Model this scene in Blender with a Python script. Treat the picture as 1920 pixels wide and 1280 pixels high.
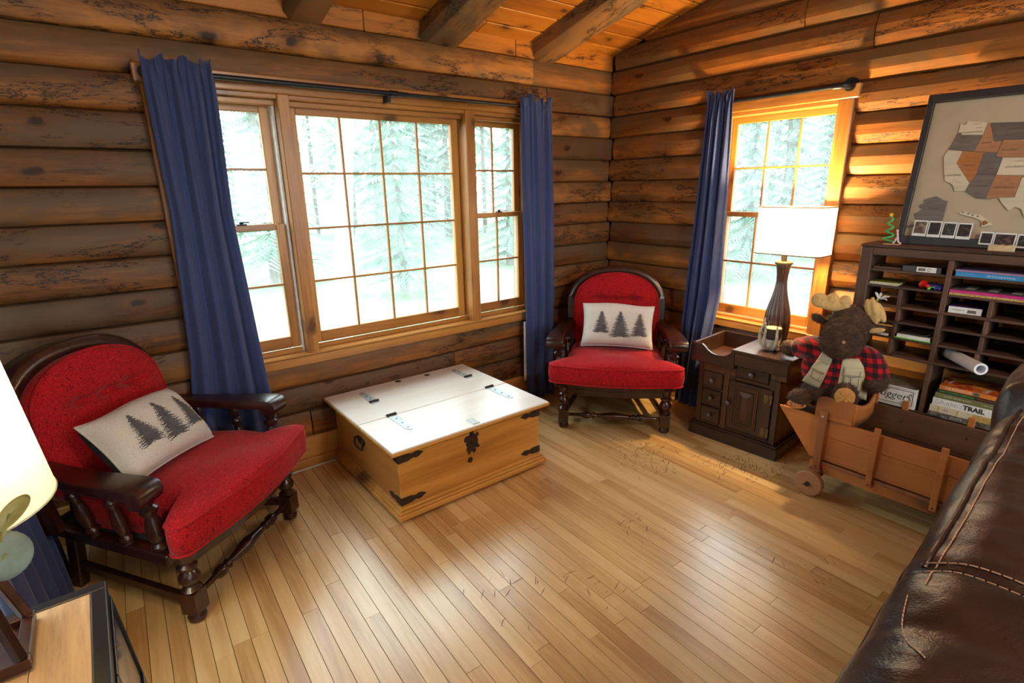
import bpy, bmesh, math, random
from mathutils import Vector, Matrix, noise
random.seed(7)
sc = bpy.context.scene
for o in list(bpy.data.objects): bpy.data.objects.remove(o)
COL = sc.collection
PI = math.pi

# ------------------------------------------------------------------ camera, sky, lights, exposure
cam_d = bpy.data.cameras.new('camera'); cam = bpy.data.objects.new('camera', cam_d); COL.objects.link(cam)
cam_d.sensor_width = 36.0; cam_d.lens = 18.828; cam_d.clip_start = 0.02; cam_d.clip_end = 200
_r = Vector((0.78754755, -0.6160127, -0.01723956)); _d = Vector((-0.18339352, -0.20757047, -0.96087529)); _f = Vector((0.58833296, 0.7598966, -0.27644435))
_m = Matrix((( _r.x, -_d.x, -_f.x, -3.22), (_r.y, -_d.y, -_f.y, -2.90), (_r.z, -_d.z, -_f.z, 1.50), (0, 0, 0, 1)))
cam.matrix_world = _m
sc.camera = cam

world = bpy.data.worlds.new('overcast_sky'); sc.world = world; world.use_nodes = True
bgn = world.node_tree.nodes['Background']; bgn.inputs['Color'].default_value = (0.86, 0.96, 1.0, 1); bgn.inputs['Strength'].default_value = 8.0
sc.view_settings.view_transform = 'Standard'; sc.view_settings.look = 'None'; sc.view_settings.gamma = 1.0
sc.view_settings.exposure = 0.45; sc.view_settings.use_curve_mapping = False
sc.cycles.max_bounces = 10; sc.cycles.diffuse_bounces = 5; sc.cycles.glossy_bounces = 4
sc.cycles.transparent_max_bounces = 16; sc.cycles.caustics_reflective = False; sc.cycles.caustics_refractive = False
sc.cycles.sample_clamp_indirect = 6.0

def portal(name, loc, rot, sx, sy):
    l = bpy.data.lights.new(name, 'AREA'); l.shape = 'RECTANGLE'; l.size = sx; l.size_y = sy; l.cycles.is_portal = True
    o = bpy.data.objects.new(name, l); COL.objects.link(o); o.location = loc; o.rotation_euler = rot
portal('window_daylight', (-1.85, 0.13, 1.3), (PI/2, 0, PI), 2.1, 1.3)
portal('side_daylight', (0.13, -1.29, 1.3), (PI/2, 0, PI/2), 0.75, 1.3)
portal('rear_fill_daylight', (-1.9, -6.02, 1.45), (PI/2, 0, 0), 3.0, 1.9)  # daylight through the added rear window
portal('west_daylight', (-3.83, -0.95, 1.3), (PI/2, 0, -PI/2), 1.1, 1.3)

def lamp_light(name, loc, power, col, r):
    l = bpy.data.lights.new(name, 'POINT'); l.energy = power; l.color = col; l.shadow_soft_size = r
    o = bpy.data.objects.new(name, l); COL.objects.link(o); o.location = loc; return o
# added fill light under the ceiling, unseen behind the camera
lamp_light('added_fill_light', (-2.0, -4.2, 2.55), 75, (1.0, 0.90, 0.76), 0.18)

# ------------------------------------------------------------------ helpers
class MB:
    """collects geometry; build() links it as one mesh object"""
    def __init__(s): s.v = []; s.f = []; s.m = []; s.cur = 0; s.sm = []; s.smooth = False
    def add(s, vs, fs):
        b = len(s.v); s.v += [tuple(p) for p in vs]
        for f in fs: s.f.append(tuple(i + b for i in f)); s.m.append(s.cur); s.sm.append(s.smooth)
        return b
    def box(s, x0, x1, y0, y1, z0, z1):
        s.add([(x0,y0,z0),(x1,y0,z0),(x1,y1,z0),(x0,y1,z0),(x0,y0,z1),(x1,y0,z1),(x1,y1,z1),(x0,y1,z1)],
              [(3,2,1,0),(4,5,6,7),(0,1,5,4),(1,2,6,5),(2,3,7,6),(3,0,4,7)]); return s
    def obox(s, c, size, M):
        b = len(s.v); hx, hy, hz = size[0]/2, size[1]/2, size[2]/2
        s.box(-hx,hx,-hy,hy,-hz,hz); s.xf(Matrix.Translation(c) @ M.to_4x4(), b); return s
    def bar(s, a, b_, w, h, up=(0,0,1)):
        a = Vector(a); b_ = Vector(b_); d = (b_-a); L = d.length; d.normalize(); u = Vector(up)
        x = d.cross(u)
        if x.length < 1e-5: x = d.cross(Vector((0,1,0)))
        x.normalize(); u = x.cross(d)
        M = Matrix((x, d, u)).transposed(); return s.obox((a+b_)/2, (w, L, h), M)
    def prism(s, poly, a0, a1, axis='y'):
        n = len(poly)
        def P(p, a): return {'y': (p[0], a, p[1]), 'x': (a, p[0], p[1]), 'z': (p[0], p[1], a)}[axis]
        area = sum(poly[i][0]*poly[(i+1)%n][1]-poly[(i+1)%n][0]*poly[i][1] for i in range(n))
        flip = (area > 0) == (axis in ('y',))
        vs = [P(p,a0) for p in poly]+[P(p,a1) for p in poly]
        fs = [tuple(range(n-1,-1,-1)), tuple(range(n,2*n))]+[(i,(i+1)%n,n+(i+1)%n,n+i) for i in range(n)]
        if flip: fs = [tuple(reversed(f)) for f in fs]
        s.add(vs, fs); return s
    def lathe(s, prof, n=14, o=(0,0,0), axis='z', flute=None, sq=None):
        vs = []; fs = []; k = len(prof)
        for (r, z) in prof:
            for i in range(n):
                t = 2*PI*i/n; rr = r*(flute(t, z) if flute else 1)
                x, y = rr*math.cos(t), rr*math.sin(t)
                vs.append({'z': (o[0]+x,o[1]+y,o[2]+z), 'x': (o[0]+z,o[1]+x,o[2]+y), 'y': (o[0]+y,o[1]+z,o[2]+x)}[axis])
        for j in range(k-1):
            for i in range(n): fs.append((j*n+i, j*n+(i+1)%n, (j+1)*n+(i+1)%n, (j+1)*n+i))
        fs.append(tuple(range(n-1,-1,-1))); fs.append(tuple((k-1)*n+i for i in range(n)))
        s.smooth = True; s.add(vs, fs); s.smooth = False; return s
    def tube(s, pts, rad, n=8, sect=None, cap=True, up=None):
        pts = [Vector(p) for p in pts]; m = len(pts)
        if not isinstance(rad, (list, tuple)): rad = [rad]*m
        u = Vector(up) if up else None; vs = []; fs = []
        for j, p in enumerate(pts):
            d = (pts[min(j+1,m-1)]-pts[max(j-1,0)]).normalized()
            if u is None: u = Vector((0,0,1)) if abs(d.z) < .9 else Vector((1,0,0))
            x = d.cross(u)
            if x.length < 1e-6: x = d.cross(Vector((.3,.9,.1)))
            x.normalize(); w = x.cross(d).normalized()
            if up is None: u = w
            S = sect or [(math.cos(2*PI*i/n), math.sin(2*PI*i/n)) for i in range(n)]
            for (a, b) in S: vs.append(p + x*a*rad[j] + w*b*rad[j])
        n = len(sect) if sect else n
        for j in range(m-1):
            for i in range(n): fs.append((j*n+i, j*n+(i+1)%n, (j+1)*n+(i+1)%n, (j+1)*n+i))
        if cap: fs += [tuple(range(n-1,-1,-1)), tuple((m-1)*n+i for i in range(n))]
        s.smooth = True; s.add(vs, fs); s.smooth = False; return s
    def ball(s, c, r, nu=12, nv=8, M=None):
        if not isinstance(r, (list, tuple)): r = (r, r, r)
        vs = [Vector((0,0,r[2]))]; fs = []
        for j in range(1, nv):
            a = PI*j/nv
            for i in range(nu):
                t = 2*PI*i/nu; vs.append(Vector((r[0]*math.sin(a)*math.cos(t), r[1]*math.sin(a)*math.sin(t), r[2]*math.cos(a))))
        vs.append(Vector((0,0,-r[2]))); e = len(vs)-1
        for i in range(nu):
            fs.append((0, 1+i, 1+(i+1)%nu)); b = 1+(nv-2)*nu; fs.append((b+(i+1)%nu, b+i, e))
        for j in range(nv-2):
            for i in range(nu):
                a = 1+j*nu; b = a+nu; fs.append((a+i, b+i, b+(i+1)%nu, a+(i+1)%nu))
        M = M.to_4x4() if M else Matrix.Identity(4); T = Matrix.Translation(c) @ M
        s.smooth = True; s.add([T @ p for p in vs], fs); s.smooth = False; return s
    def grid(s, fn, nu, nv, closeu=False, flip=False):
        vs = [fn(i/(nu if closeu else nu), j/nv) for j in range(nv+1) for i in range(nu if closeu else nu+1)]
        w = nu if closeu else nu+1; fs = []
        for j in range(nv):
            for i in range(nu):
                q = (j*w+i, j*w+(i+1)%w, (j+1)*w+(i+1)%w, (j+1)*w+i)
                fs.append(tuple(reversed(q)) if flip else q)
        s.smooth = True; s.add(vs, fs); s.smooth = False; return s
    def xf(s, M, start=0):
        for i in range(start, len(s.v)): s.v[i] = tuple(M @ Vector(s.v[i]))
        return s
    def mesh(s, name, mats, bevel=0, seg=1, sharp=40, weld=False):
        me = bpy.data.meshes.new(name); me.from_pydata(s.v, [], s.f)
        for m in (mats if isinstance(mats, (list, tuple)) else [mats]): me.materials.append(m)
        me.polygons.foreach_set('material_index', s.m)
        me.polygons.foreach_set('use_smooth', s.sm)
        if bevel or weld:
            bm = bmesh.new(); bm.from_mesh(me)
            if weld: bmesh.ops.remove_doubles(bm, verts=bm.verts, dist=1e-5)
            if bevel:
                es = [e for e in bm.edges if len(e.link_faces) == 2 and e.calc_face_angle(0) > math.radians(35)]
                bmesh.ops.bevel(bm, geom=es, offset=bevel, segments=seg, affect='EDGES', profile=.6, clamp_overlap=True)
            bm.to_mesh(me); bm.free()
        me.update()
        if any(s.sm) or seg > 1:
            if seg > 1: me.polygons.foreach_set('use_smooth', [True]*len(me.polygons))
            me.set_sharp_from_angle(angle=math.radians(sharp))
        return me
    def build(s, name, mats, parent=None, **k):
        return link(name, s.mesh(name, mats, **k), parent)

def link(name, data, parent=None, loc=None):
    o = bpy.data.objects.new(name, data); COL.objects.link(o)
    if parent: o.parent = parent
    if loc: o.location = loc
    return o
def tag(o, label=None, cat=None, group=None, kind=None):
    if label: o['label'] = label
    if cat: o['category'] = cat
    if group: o['group'] = group
    if kind: o['kind'] = kind
    return o
def thing(name, label, cat, loc=(0,0,0), rz=0, group=None, rx=0, ry=0):
    o = bpy.data.objects.new(name, None); COL.objects.link(o); o.location = loc; o.rotation_euler = (rx, ry, rz)
    o.empty_display_size = .05
    return tag(o, label, cat, group)
def structure(name, loc=(0,0,0), rz=0):
    o = bpy.data.objects.new(name, None); COL.objects.link(o); o.location = loc; o.rotation_euler = (0,0,rz); o['kind'] = 'structure'; return o
def dup(o, parent=None):
    c = o.copy(); COL.objects.link(c)
    if parent: c.parent = parent
    for ch in list(o.children): dup(ch, c)
    return c
def text(name, body, size, mat, parent, loc, rot, ext=.0004, align='CENTER', shear=0, bold=0, sx=1):
    cu = bpy.data.curves.new(name, 'FONT'); cu.body = body; cu.size = size; cu.extrude = ext; cu.align_x = align; cu.align_y = 'CENTER'
    cu.shear = shear; cu.offset = bold; cu.resolution_u = 2; cu.materials.append(mat)
    t0 = bpy.data.objects.new('lettering_curve', cu); COL.objects.link(t0); bpy.context.view_layer.update()
    me = bpy.data.meshes.new_from_object(t0.evaluated_get(bpy.context.evaluated_depsgraph_get())); bpy.data.objects.remove(t0); bpy.data.curves.remove(cu)
    o = link(name, me, parent, loc); o.rotation_euler = rot; o.scale = (sx, 1, 1); return o
def box(name, x0, x1, y0, y1, z0, z1, mat, parent=None, bevel=.002, seg=1):
    return MB().box(x0,x1,y0,y1,z0,z1).build(name, mat, parent, bevel=bevel, seg=seg)
def lerp(a, b, t): return a+(b-a)*t
def interp(tab, x):
    if x <= tab[0][0]: return tab[0][1]
    for (a, va), (b, vb) in zip(tab, tab[1:]):
        if x <= b: return va+(vb-va)*(x-a)/(b-a)
    return tab[-1][1]
def spline(P, n):
    """Catmull-Rom through P, n steps per span"""
    P = [Vector(p) for p in P]; out = []
    for i in range(len(P)-1):
        a, b, c, d = P[max(i-1,0)], P[i], P[i+1], P[min(i+2,len(P)-1)]
        for k in range(n):
            t = k/n; out.append(.5*((2*b)+(c-a)*t+(2*a-5*b+4*c-d)*t*t+(3*b-a-3*c+d)*t**3))
    return out+[P[-1]]

# ------------------------------------------------------------------ materials
def newmat(name):
    m = bpy.data.materials.new(name); m.use_nodes = True; nt = m.node_tree
    return m, nt, nt.nodes, nt.links, nt.nodes['Principled BSDF']
def N(nt, typ, **kw):
    n = nt.nodes.new(typ)
    for k, v in kw.items():
        if k in n.inputs.keys() and not hasattr(n, k): n.inputs[k].default_value = v
        else: setattr(n, k, v)
    return n
def ramp(nt, fac, stops):
    r = nt.nodes.new('ShaderNodeValToRGB'); e = r.color_ramp.elements
    while len(e) < len(stops): e.new(.5)
    for el, (p, c) in zip(e, stops): el.position = p; el.color = (c[0], c[1], c[2], 1) if isinstance(c, (tuple, list)) else (c, c, c, 1)
    nt.links.new(fac, r.inputs[0]); return r.outputs[0]
def mixc(nt, fac, a, b, mode='MIX'):
    n = nt.nodes.new('ShaderNodeMix'); n.data_type = 'RGBA'; n.blend_type = mode
    for i, v in ((0, fac), (6, a), (7, b)):
        if hasattr(v, 'links'): nt.links.new(v, n.inputs[i])
        elif isinstance(v, (int, float)) and i == 0: n.inputs[0].default_value = v
        else: n.inputs[i].default_value = (v[0], v[1], v[2], 1)
    return n.outputs[2]
def math_(nt, op, a, b=0.0, clamp=False):
    n = nt.nodes.new('ShaderNodeMath'); n.operation = op; n.use_clamp = clamp
    for i, v in ((0, a), (1, b)):
        if hasattr(v, 'links'): nt.links.new(v, n.inputs[i])
        else: n.inputs[i].default_value = v
    return n.outputs[0]
def coords(nt, scale=(1,1,1), rand=True, rot=(0,0,0)):
    tc = nt.nodes.new('ShaderNodeTexCoord'); mp = nt.nodes.new('ShaderNodeMapping'); mp.inputs['Scale'].default_value = scale; mp.inputs['Rotation'].default_value = rot
    src = tc.outputs['Object']
    if rand:
        oi = nt.nodes.new('ShaderNodeObjectInfo'); vm = nt.nodes.new('ShaderNodeVectorMath'); vm.operation = 'MULTIPLY_ADD'
        cb = nt.nodes.new('ShaderNodeCombineXYZ')
        for i in range(3): nt.links.new(oi.outputs['Random'], cb.inputs[i])
        nt.links.new(cb.outputs[0], vm.inputs[0]); vm.inputs[1].default_value = (37.7, 71.3, 113.9); nt.links.new(src, vm.inputs[2]); src = vm.outputs[0]
        nt.links.new(src, mp.inputs['Vector']); return mp.outputs[0], oi.outputs['Random']
    nt.links.new(src, mp.inputs['Vector']); return mp.outputs[0], None
def noise_(nt, vec, scale, detail=3, rough=.55, dist=0):
    n = nt.nodes.new('ShaderNodeTexNoise'); n.inputs['Scale'].default_value = scale; n.inputs['Detail'].default_value = detail
    n.inputs['Roughness'].default_value = rough; n.inputs['Distortion'].default_value = dist; nt.links.new(vec, n.inputs['Vector']); return n.outputs['Fac']
def bump(nt, b, h, strength=.2, dist=.01):
    n = nt.nodes.new('ShaderNodeBump'); n.inputs['Strength'].default_value = strength; n.inputs['Distance'].default_value = dist
    nt.links.new(h, n.inputs['Height']); nt.links.new(n.outputs[0], b.inputs['Normal'])

def wood(name, dark, mid, light, axis='x', scale=1.0, rough=.45, coat=0.0, knots=0.0, cracks=0.0, grey=None, var=.25, spec=.5, grainy=.35, scuff=None, coatr=.15, dust_shade=None):
    m, nt, nd, lk, b = newmat(name)
    st = .07
    sc3 = {'x': (st,1,1), 'y': (1,st,1), 'z': (1,1,st)}[axis]
    vec, rnd = coords(nt, tuple(c*scale for c in sc3))
    g1 = noise_(nt, vec, 9, 4, .6, 1.2); g2 = noise_(nt, vec, 75, 5, .75, .3)
    t = math_(nt, 'ADD', math_(nt, 'MULTIPLY', g1, 1-grainy), math_(nt, 'MULTIPLY', g2, grainy))
    t = math_(nt, 'ADD', t, math_(nt, 'MULTIPLY', math_(nt, 'SUBTRACT', rnd, .5), var))
    c = ramp(nt, t, [(.30, dark), (.5, mid), (.70, light)])
    if grey:
        vl, _ = coords(nt, tuple(q*scale for q in {'x': (.35,1,1), 'y': (1,.35,1), 'z': (1,1,.35)}[axis]))
        gm = noise_(nt, vl, 5, 3, .6, .5); gf = ramp(nt, gm, [(.46, 0), (.62, .85)])
        c = mixc(nt, gf, c, grey)
    if dust_shade:  # dust tone and painted shade over the upper part of each log
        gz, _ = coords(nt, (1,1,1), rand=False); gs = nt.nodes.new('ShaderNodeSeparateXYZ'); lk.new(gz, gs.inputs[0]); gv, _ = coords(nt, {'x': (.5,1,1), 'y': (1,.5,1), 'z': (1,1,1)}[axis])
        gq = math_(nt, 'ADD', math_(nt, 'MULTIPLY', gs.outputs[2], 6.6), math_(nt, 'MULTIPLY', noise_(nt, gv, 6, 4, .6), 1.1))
        c = mixc(nt, ramp(nt, math_(nt, 'MULTIPLY', gq, .5), [(.44, 0), (.70, .72)]), c, dust_shade)
    if knots:
        kv, _ = coords(nt, (1,1,1)); sp = nt.nodes.new('ShaderNodeSeparateXYZ'); lk.new(kv, sp.inputs[0]); ai = 'xyz'.index(axis); oth = [i for i in range(3) if i != ai]
        wob = math_(nt, 'MULTIPLY', noise_(nt, kv, 14, 3), .05)
        cb = nt.nodes.new('ShaderNodeCombineXYZ'); lk.new(math_(nt, 'ADD', math_(nt, 'MULTIPLY', sp.outputs[ai], .55), wob), cb.inputs[0]); lk.new(math_(nt, 'ADD', math_(nt, 'ADD', sp.outputs[oth[0]], sp.outputs[oth[1]]), wob), cb.inputs[1])
        vo = nt.nodes.new('ShaderNodeTexVoronoi'); vo.voronoi_dimensions = '2D'; vo.inputs['Scale'].default_value = knots*scale*2.6; lk.new(cb.outputs[0], vo.inputs['Vector'])
        sr = nt.nodes.new('ShaderNodeSeparateXYZ'); lk.new(vo.outputs['Color'], sr.inputs[0])
        kd = math_(nt, 'ADD', vo.outputs['Distance'], math_(nt, 'MULTIPLY', math_(nt, 'GREATER_THAN', sr.outputs[0], .55), 5.0))
        halo = ramp(nt, kd, [(.08, .8), (.24, 0)]); core = ramp(nt, kd, [(.045, .95), (.10, 0)])
        c = mixc(nt, halo, c, tuple(q*.55 for q in mid)); c = mixc(nt, core, c, tuple(q*.35 for q in dark))
    if cracks:
        cv, _ = coords(nt, tuple(q*scale for q in {'x': (.22,1,1), 'y': (1,.22,1), 'z': (1,1,.22)}[axis]))
        cn = noise_(nt, cv, 4.6, 7, .72, .25); ab = math_(nt, 'ABSOLUTE', math_(nt, 'SUBTRACT', cn, .5))
        line = ramp(nt, ab, [(.003, 1), (.011, 0)])
        mk = ramp(nt, noise_(nt, cv, 1.7, 3), [(.54-.1*cracks, 0), (.62-.08*cracks, 1)])
        stn = ramp(nt, ab, [(.01, .5), (.06, 0)]); c = mixc(nt, math_(nt, 'MULTIPLY', stn, mk), c, tuple(q*.45 for q in mid))
        cf = math_(nt, 'MULTIPLY', line, mk)
        c = mixc(nt, cf, c, (.012,.007,.005))
    if scuff:
        sv, _ = coords(nt, (1,1,1), rand=False)
        sf = ramp(nt, noise_(nt, sv, 3.0, 5, .65, .4), [(.56, 0), (.74, .35)]); c = mixc(nt, sf, c, scuff)
    lk.new(c, b.inputs['Base Color']); b.inputs['Roughness'].default_value = rough
    b.inputs['Specular IOR Level'].default_value = spec
    if coat: b.inputs['Coat Weight'].default_value = coat; b.inputs['Coat Roughness'].default_value = coatr
    bump(nt, b, g2, .12, .004)
    return m
def plain(name, col, rough=.5, metal=0.0, coat=0.0, noise_amt=.12, scale=40, bmp=0.0, spec=.5, sheen=0.0, trans=0.0):
    m, nt, nd, lk, b = newmat(name)
    vec, rnd = coords(nt, (1,1,1)); n = noise_(nt, vec, scale, 3, .6)
    c = ramp(nt, n, [(.3, tuple(q*(1-noise_amt) for q in col)), (.7, tuple(min(1, q*(1+noise_amt)) for q in col))])
    lk.new(c, b.inputs['Base Color']); b.inputs['Roughness'].default_value = rough; b.inputs['Metallic'].default_value = metal
    b.inputs['Specular IOR Level'].default_value = spec
    if coat: b.inputs['Coat Weight'].default_value = coat; b.inputs['Coat Roughness'].default_value = .08
    if sheen: b.inputs['Sheen Weight'].default_value = sheen; b.inputs['Sheen Roughness'].default_value = .5
    if bmp: bump(nt, b, n, bmp, .003)
    return m
M = {}
M['log'] = wood('log_wood', (.060,.021,.006), (.26,.092,.019), (.50,.205,.048), 'x', 1.0, .56, 0, knots=1.7, cracks=1.0, grey=(.115,.070,.036), var=.34, spec=.35, grainy=.42, dust_shade=(.088,.057,.031))
M['log_y'] = wood('log_wood_gable', (.10,.031,.007), (.33,.112,.018), (.52,.205,.038), 'y', 1.0, .55, 0, knots=1.6, cracks=.3, grey=(.15,.085,.038), var=.32, spec=.35, grainy=.40, dust_shade=(.115,.068,.032))
M['chink'] = plain('dark_chinking', (.05,.032,.02), .9)  # dark backing behind logs, floor strips and ceiling boards
M['floor'] = wood('maple_strip_floor', (.46,.255,.085), (.67,.44,.185), (.79,.58,.285), 'y', 1.0, .32, 1.0, var=.26, spec=.7, grainy=.3, scuff=(.36,.24,.13), coatr=.24)
M['pine'] = wood('amber_window_pine', (.28,.105,.020), (.44,.185,.038), (.56,.27,.065), 'z', 1.2, .38, .15, knots=1.3, var=.18)
M['pine_x'] = wood('amber_window_pine_rail', (.28,.105,.020), (.44,.185,.038), (.56,.27,.065), 'x', 1.2, .38, .15, knots=1.3, var=.18)
M['ceil'] = wood('orange_ceiling_board', (.28,.085,.009), (.46,.160,.018), (.56,.22,.03), 'x', .9, .5, 0, knots=2.2, cracks=.3, var=.3)
M['beam'] = wood('rafter_wood', (.085,.036,.013), (.18,.078,.026), (.28,.13,.045), 'y', .9, .7, 0, knots=1.6, cracks=.4, grey=(.115,.085,.055), var=.5)
M['base'] = wood('baseboard_pine', (.42,.19,.045), (.58,.29,.075), (.66,.36,.11), 'x', 1, .4, .1, var=.1)
M['darkwood'] = wood('dark_walnut_stain', (.012,.004,.003), (.030,.0085,.006), (.060,.018,.010), 'z', 1.5, .30, .3, var=.12)
M['cabwood'] = wood('dark_cabinet_stain', (.015,.006,.0035), (.040,.0145,.007), (.090,.032,.012), 'z', 1.2, .34, .25, var=.25)
M['chest'] = wood('honey_chest_pine', (.40,.17,.028), (.62,.315,.070), (.74,.44,.125), 'x', .8, .42, .1, knots=.8, var=.08, grainy=.38)
M['lid'] = wood('glare_white_lid_pine', (.74,.68,.60), (.82,.78,.72), (.86,.83,.78), 'x', .8, .34, 1.0, knots=.35, var=.06, coatr=.30)  # window reflection painted into the lid as a near-white colour
M['wagon'] = wood('orange_wagon_wood', (.27,.085,.020), (.40,.135,.030), (.48,.18,.045), 'y', .9, .42, .1, knots=.8, var=.22)
M['wagonpost'] = wood('worn_wagon_post', (.15,.055,.022), (.27,.10,.035), (.36,.15,.055), 'z', 1.3, .5, .1, var=.2)
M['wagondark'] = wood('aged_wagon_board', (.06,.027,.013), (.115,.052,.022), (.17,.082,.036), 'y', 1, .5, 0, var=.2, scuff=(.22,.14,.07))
M['shelf'] = wood('old_sorter_wood', (.040,.019,.013), (.085,.040,.026), (.14,.07,.045), 'y', 1, .55, 0, var=.25, scuff=(.13,.075,.045))
M['shelfback'] = wood('bare_backing_board', (.25,.15,.07), (.36,.235,.115), (.44,.30,.16), 'y', 1, .65, 0, var=.1)
M['iron'] = plain('dark_iron', (.045,.030,.024), .6, .4, 0, .3, 60, .3)
M['steel'] = plain('bright_hinge_steel', (.50,.56,.58), .35, .35)
M['brass'] = plain('aged_brass', (.16,.11,.05), .4, .8, 0, .3)
M['black'] = plain('black_metal_pipe', (.018,.019,.023), .4, .5)
M['curtain'] = None
M['white'] = plain('white_vinyl', (.75,.75,.72), .4)
M['cord'] = plain('white_cord', (.62,.58,.5), .5)

def fabric(name, col, fleck, fs=140, weave=420, fl=(.60,.68), rough=.95, sheen=.3, light=None):
    m, nt, nd, lk, b = newmat(name); vec, _ = coords(nt, (1,1,1))
    n = noise_(nt, vec, fs, 2, .6, .4); v2, _ = coords(nt, (1,1,.25)); n2 = noise_(nt, v2, fs*.5, 2, .6)
    w = noise_(nt, vec, weave, 1, .5); big = noise_(nt, vec, 5, 2)
    c = mixc(nt, big, tuple(q*.86 for q in col), tuple(min(1,q*1.12) for q in col))
    c = mixc(nt, ramp(nt, w, [(.3, .45), (.6, 0)]), c, tuple(q*.45 for q in col))
    c = mixc(nt, ramp(nt, n, [(fl[0], 0), (fl[1], 1)]), c, fleck)
    c = mixc(nt, ramp(nt, n2, [(fl[0]+.03, 0), (fl[1]+.03, .8)]), c, fleck)
    if light: c = mixc(nt, ramp(nt, n, [(.30, .9), (.36, 0)]), c, light)
    lk.new(c, b.inputs['Base Color']); b.inputs['Roughness'].default_value = rough; b.inputs['Specular IOR Level'].default_value = .2
    b.inputs['Sheen Weight'].default_value = sheen; b.inputs['Sheen Roughness'].default_value = .4
    bump(nt, b, w, .35, .002); return m
M['red'] = fabric('red_tweed', (.44,.008,.014), (.05,.006,.008), 270, 620, (.58,.655), .95, .10, light=(.64,.10,.08))
M['linen'] = fabric('oatmeal_linen', (.67,.63,.57), (.40,.35,.29), 300, 500, (.62,.7), sheen=.1)
M['blackcloth'] = plain('black_cushion_back', (.02,.02,.022), .9)
M['treeprint'] = plain('charcoal_tree_print', (.085,.080,.085), .9, noise_amt=.3)
M['curtain'] = fabric('navy_curtain_cloth', (.052,.076,.205), (.035,.05,.14), 260, 620, (.66,.8), .9, .25)
M['liner'] = plain('pale_curtain_edge', (.62,.66,.72), .9)
# ------------------------------------------------------------------ room shell (corner of the two log walls at the origin, room at x<0, y<0)
XW, YR = -3.82, -6.0
ZS = [.02,.17,.322,.474,.628,.783,.938,1.083,1.232,1.383,1.532,1.682,1.836,1.984,2.132,2.287]
CZ0, CS = 2.388, .245                                   # ceiling height at the eave wall and its slope
def ceil_z(y): return CZ0 - CS*y if y > -3.0 else CZ0 + CS*3 + CS*(y+3.0)

# floor: a dark sub floor, then single strips
floor = MB().box(XW-.05, .02, YR-.02, .02, -.06, -.006).build('floor', M['chink']); floor['kind'] = 'structure'
PW = .0585; ang = -.0312
def plank_mesh(L):
    w = PW/2-.0009; c = .0003
    mb = MB(); mb.add([(-w,0,-.006),(w,0,-.006),(w,L,-.006),(-w,L,-.006),(-w,0,-c),(w,0,-c),(w,L,-c),(-w,L,-c),(-w+c,c,0),(w-c,c,0),(w-c,L-c,0),(-w+c,L-c,0)],
        [(0,1,5,4),(1,2,6,5),(2,3,7,6),(3,0,4,7),(4,5,9,8),(5,6,10,9),(6,7,11,10),(7,4,8,11),(8,9,10,11)])
    return mb
ca, sa = math.cos(ang), math.sin(ang)
Rp = Matrix.Rotation(ang, 4, 'Z')
PLANKS = {}
far = MB(); count = 0
r1 = random.Random(11)
for i in range(-1, 67):
    xo = -3.84 + i*PW
    y = -3.0 - r1.random()*.3
    first = True
    while y < .0:
        L = r1.choice((.42,.62,.85,1.05,1.3,1.55)) if not first else r1.choice((.62,.95,1.3))
        first = False
        x = xo - y*sa/ca*1.0
        if y + L > -.02: L = max(.05, -.004-y)
        if L < .12: break
        x0 = xo + y*math.tan(-ang)
        if XW-.02 < x0 < -.035 and count < 296:
            key = round(L, 2)
            if key not in PLANKS: PLANKS[key] = plank_mesh(key).mesh('plank', M['floor'])
            o = link('plank', PLANKS[key], floor, (x0, y, r1.uniform(-.0004, .0002))); o.rotation_euler = (0,0,ang); count += 1
        elif XW-.02 < x0 < -.035:
            far.xf(Matrix.Identity(4)); b = len(far.v); p = plank_mesh(L); p.xf(Matrix.Translation((x0, y, 0)) @ Rp); far.add(p.v, p.f)
        y += L + .0006
    x0 = xo + (-3.3)*math.tan(-ang)
    for k in range(3):
        L = .95; yy = -3.32 - (k+1)*L + (i % 5)*.0
        p = plank_mesh(L-.002); p.xf(Matrix.Translation((xo+yy*math.tan(-ang), yy, 0)) @ Rp); far.add(p.v, p.f)
o = far.build('floor_strips', M['floor'], floor); o['kind'] = 'stuff'
# dark scratches worn into the strips in front of the corner chair
rs = random.Random(5); sm = MB()
for (cx, cy, n, a0) in ((-.86,-1.12,46,.5),(-.98,-1.30,34,.75),(-.62,-1.52,60,.2),(-.52,-1.72,26,.6),(-1.15,-2.15,14,1.0),(-1.5,-1.6,14,.4),(-.90,-1.18,30,.7),(-.62,-1.58,34,.3),(-1.9,-1.7,12,.3),(-2.2,-1.5,12,1.1)):
    for k in range(n):
        a = a0+rs.gauss(0,.55); L = rs.uniform(.012,.06); x = cx+rs.gauss(0,.075); y = cy+rs.gauss(0,.085); w = rs.uniform(.0007,.0017)
        dx, dy = math.cos(a)*L/2, math.sin(a)*L/2; bx, by = -math.sin(a)*w, math.cos(a)*w; q = rs.uniform(-.006,.006)
        sm.add([(x-dx,y-dy,.0006),(x+by*q*400,y+q,.0006),(x+dx,y+dy,.0006),(x+dx+bx,y+dy+by,.0006),(x+bx*2+by*q*400,y+q+by*2,.0006),(x-dx+bx,y-dy+by,.0006)], [(0,1,4,5),(1,2,3,4)])
o = sm.build('scratch_marks', plain('dark_scratch', (.028,.020,.016), .8), floor); o['kind'] = 'stuff'

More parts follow.
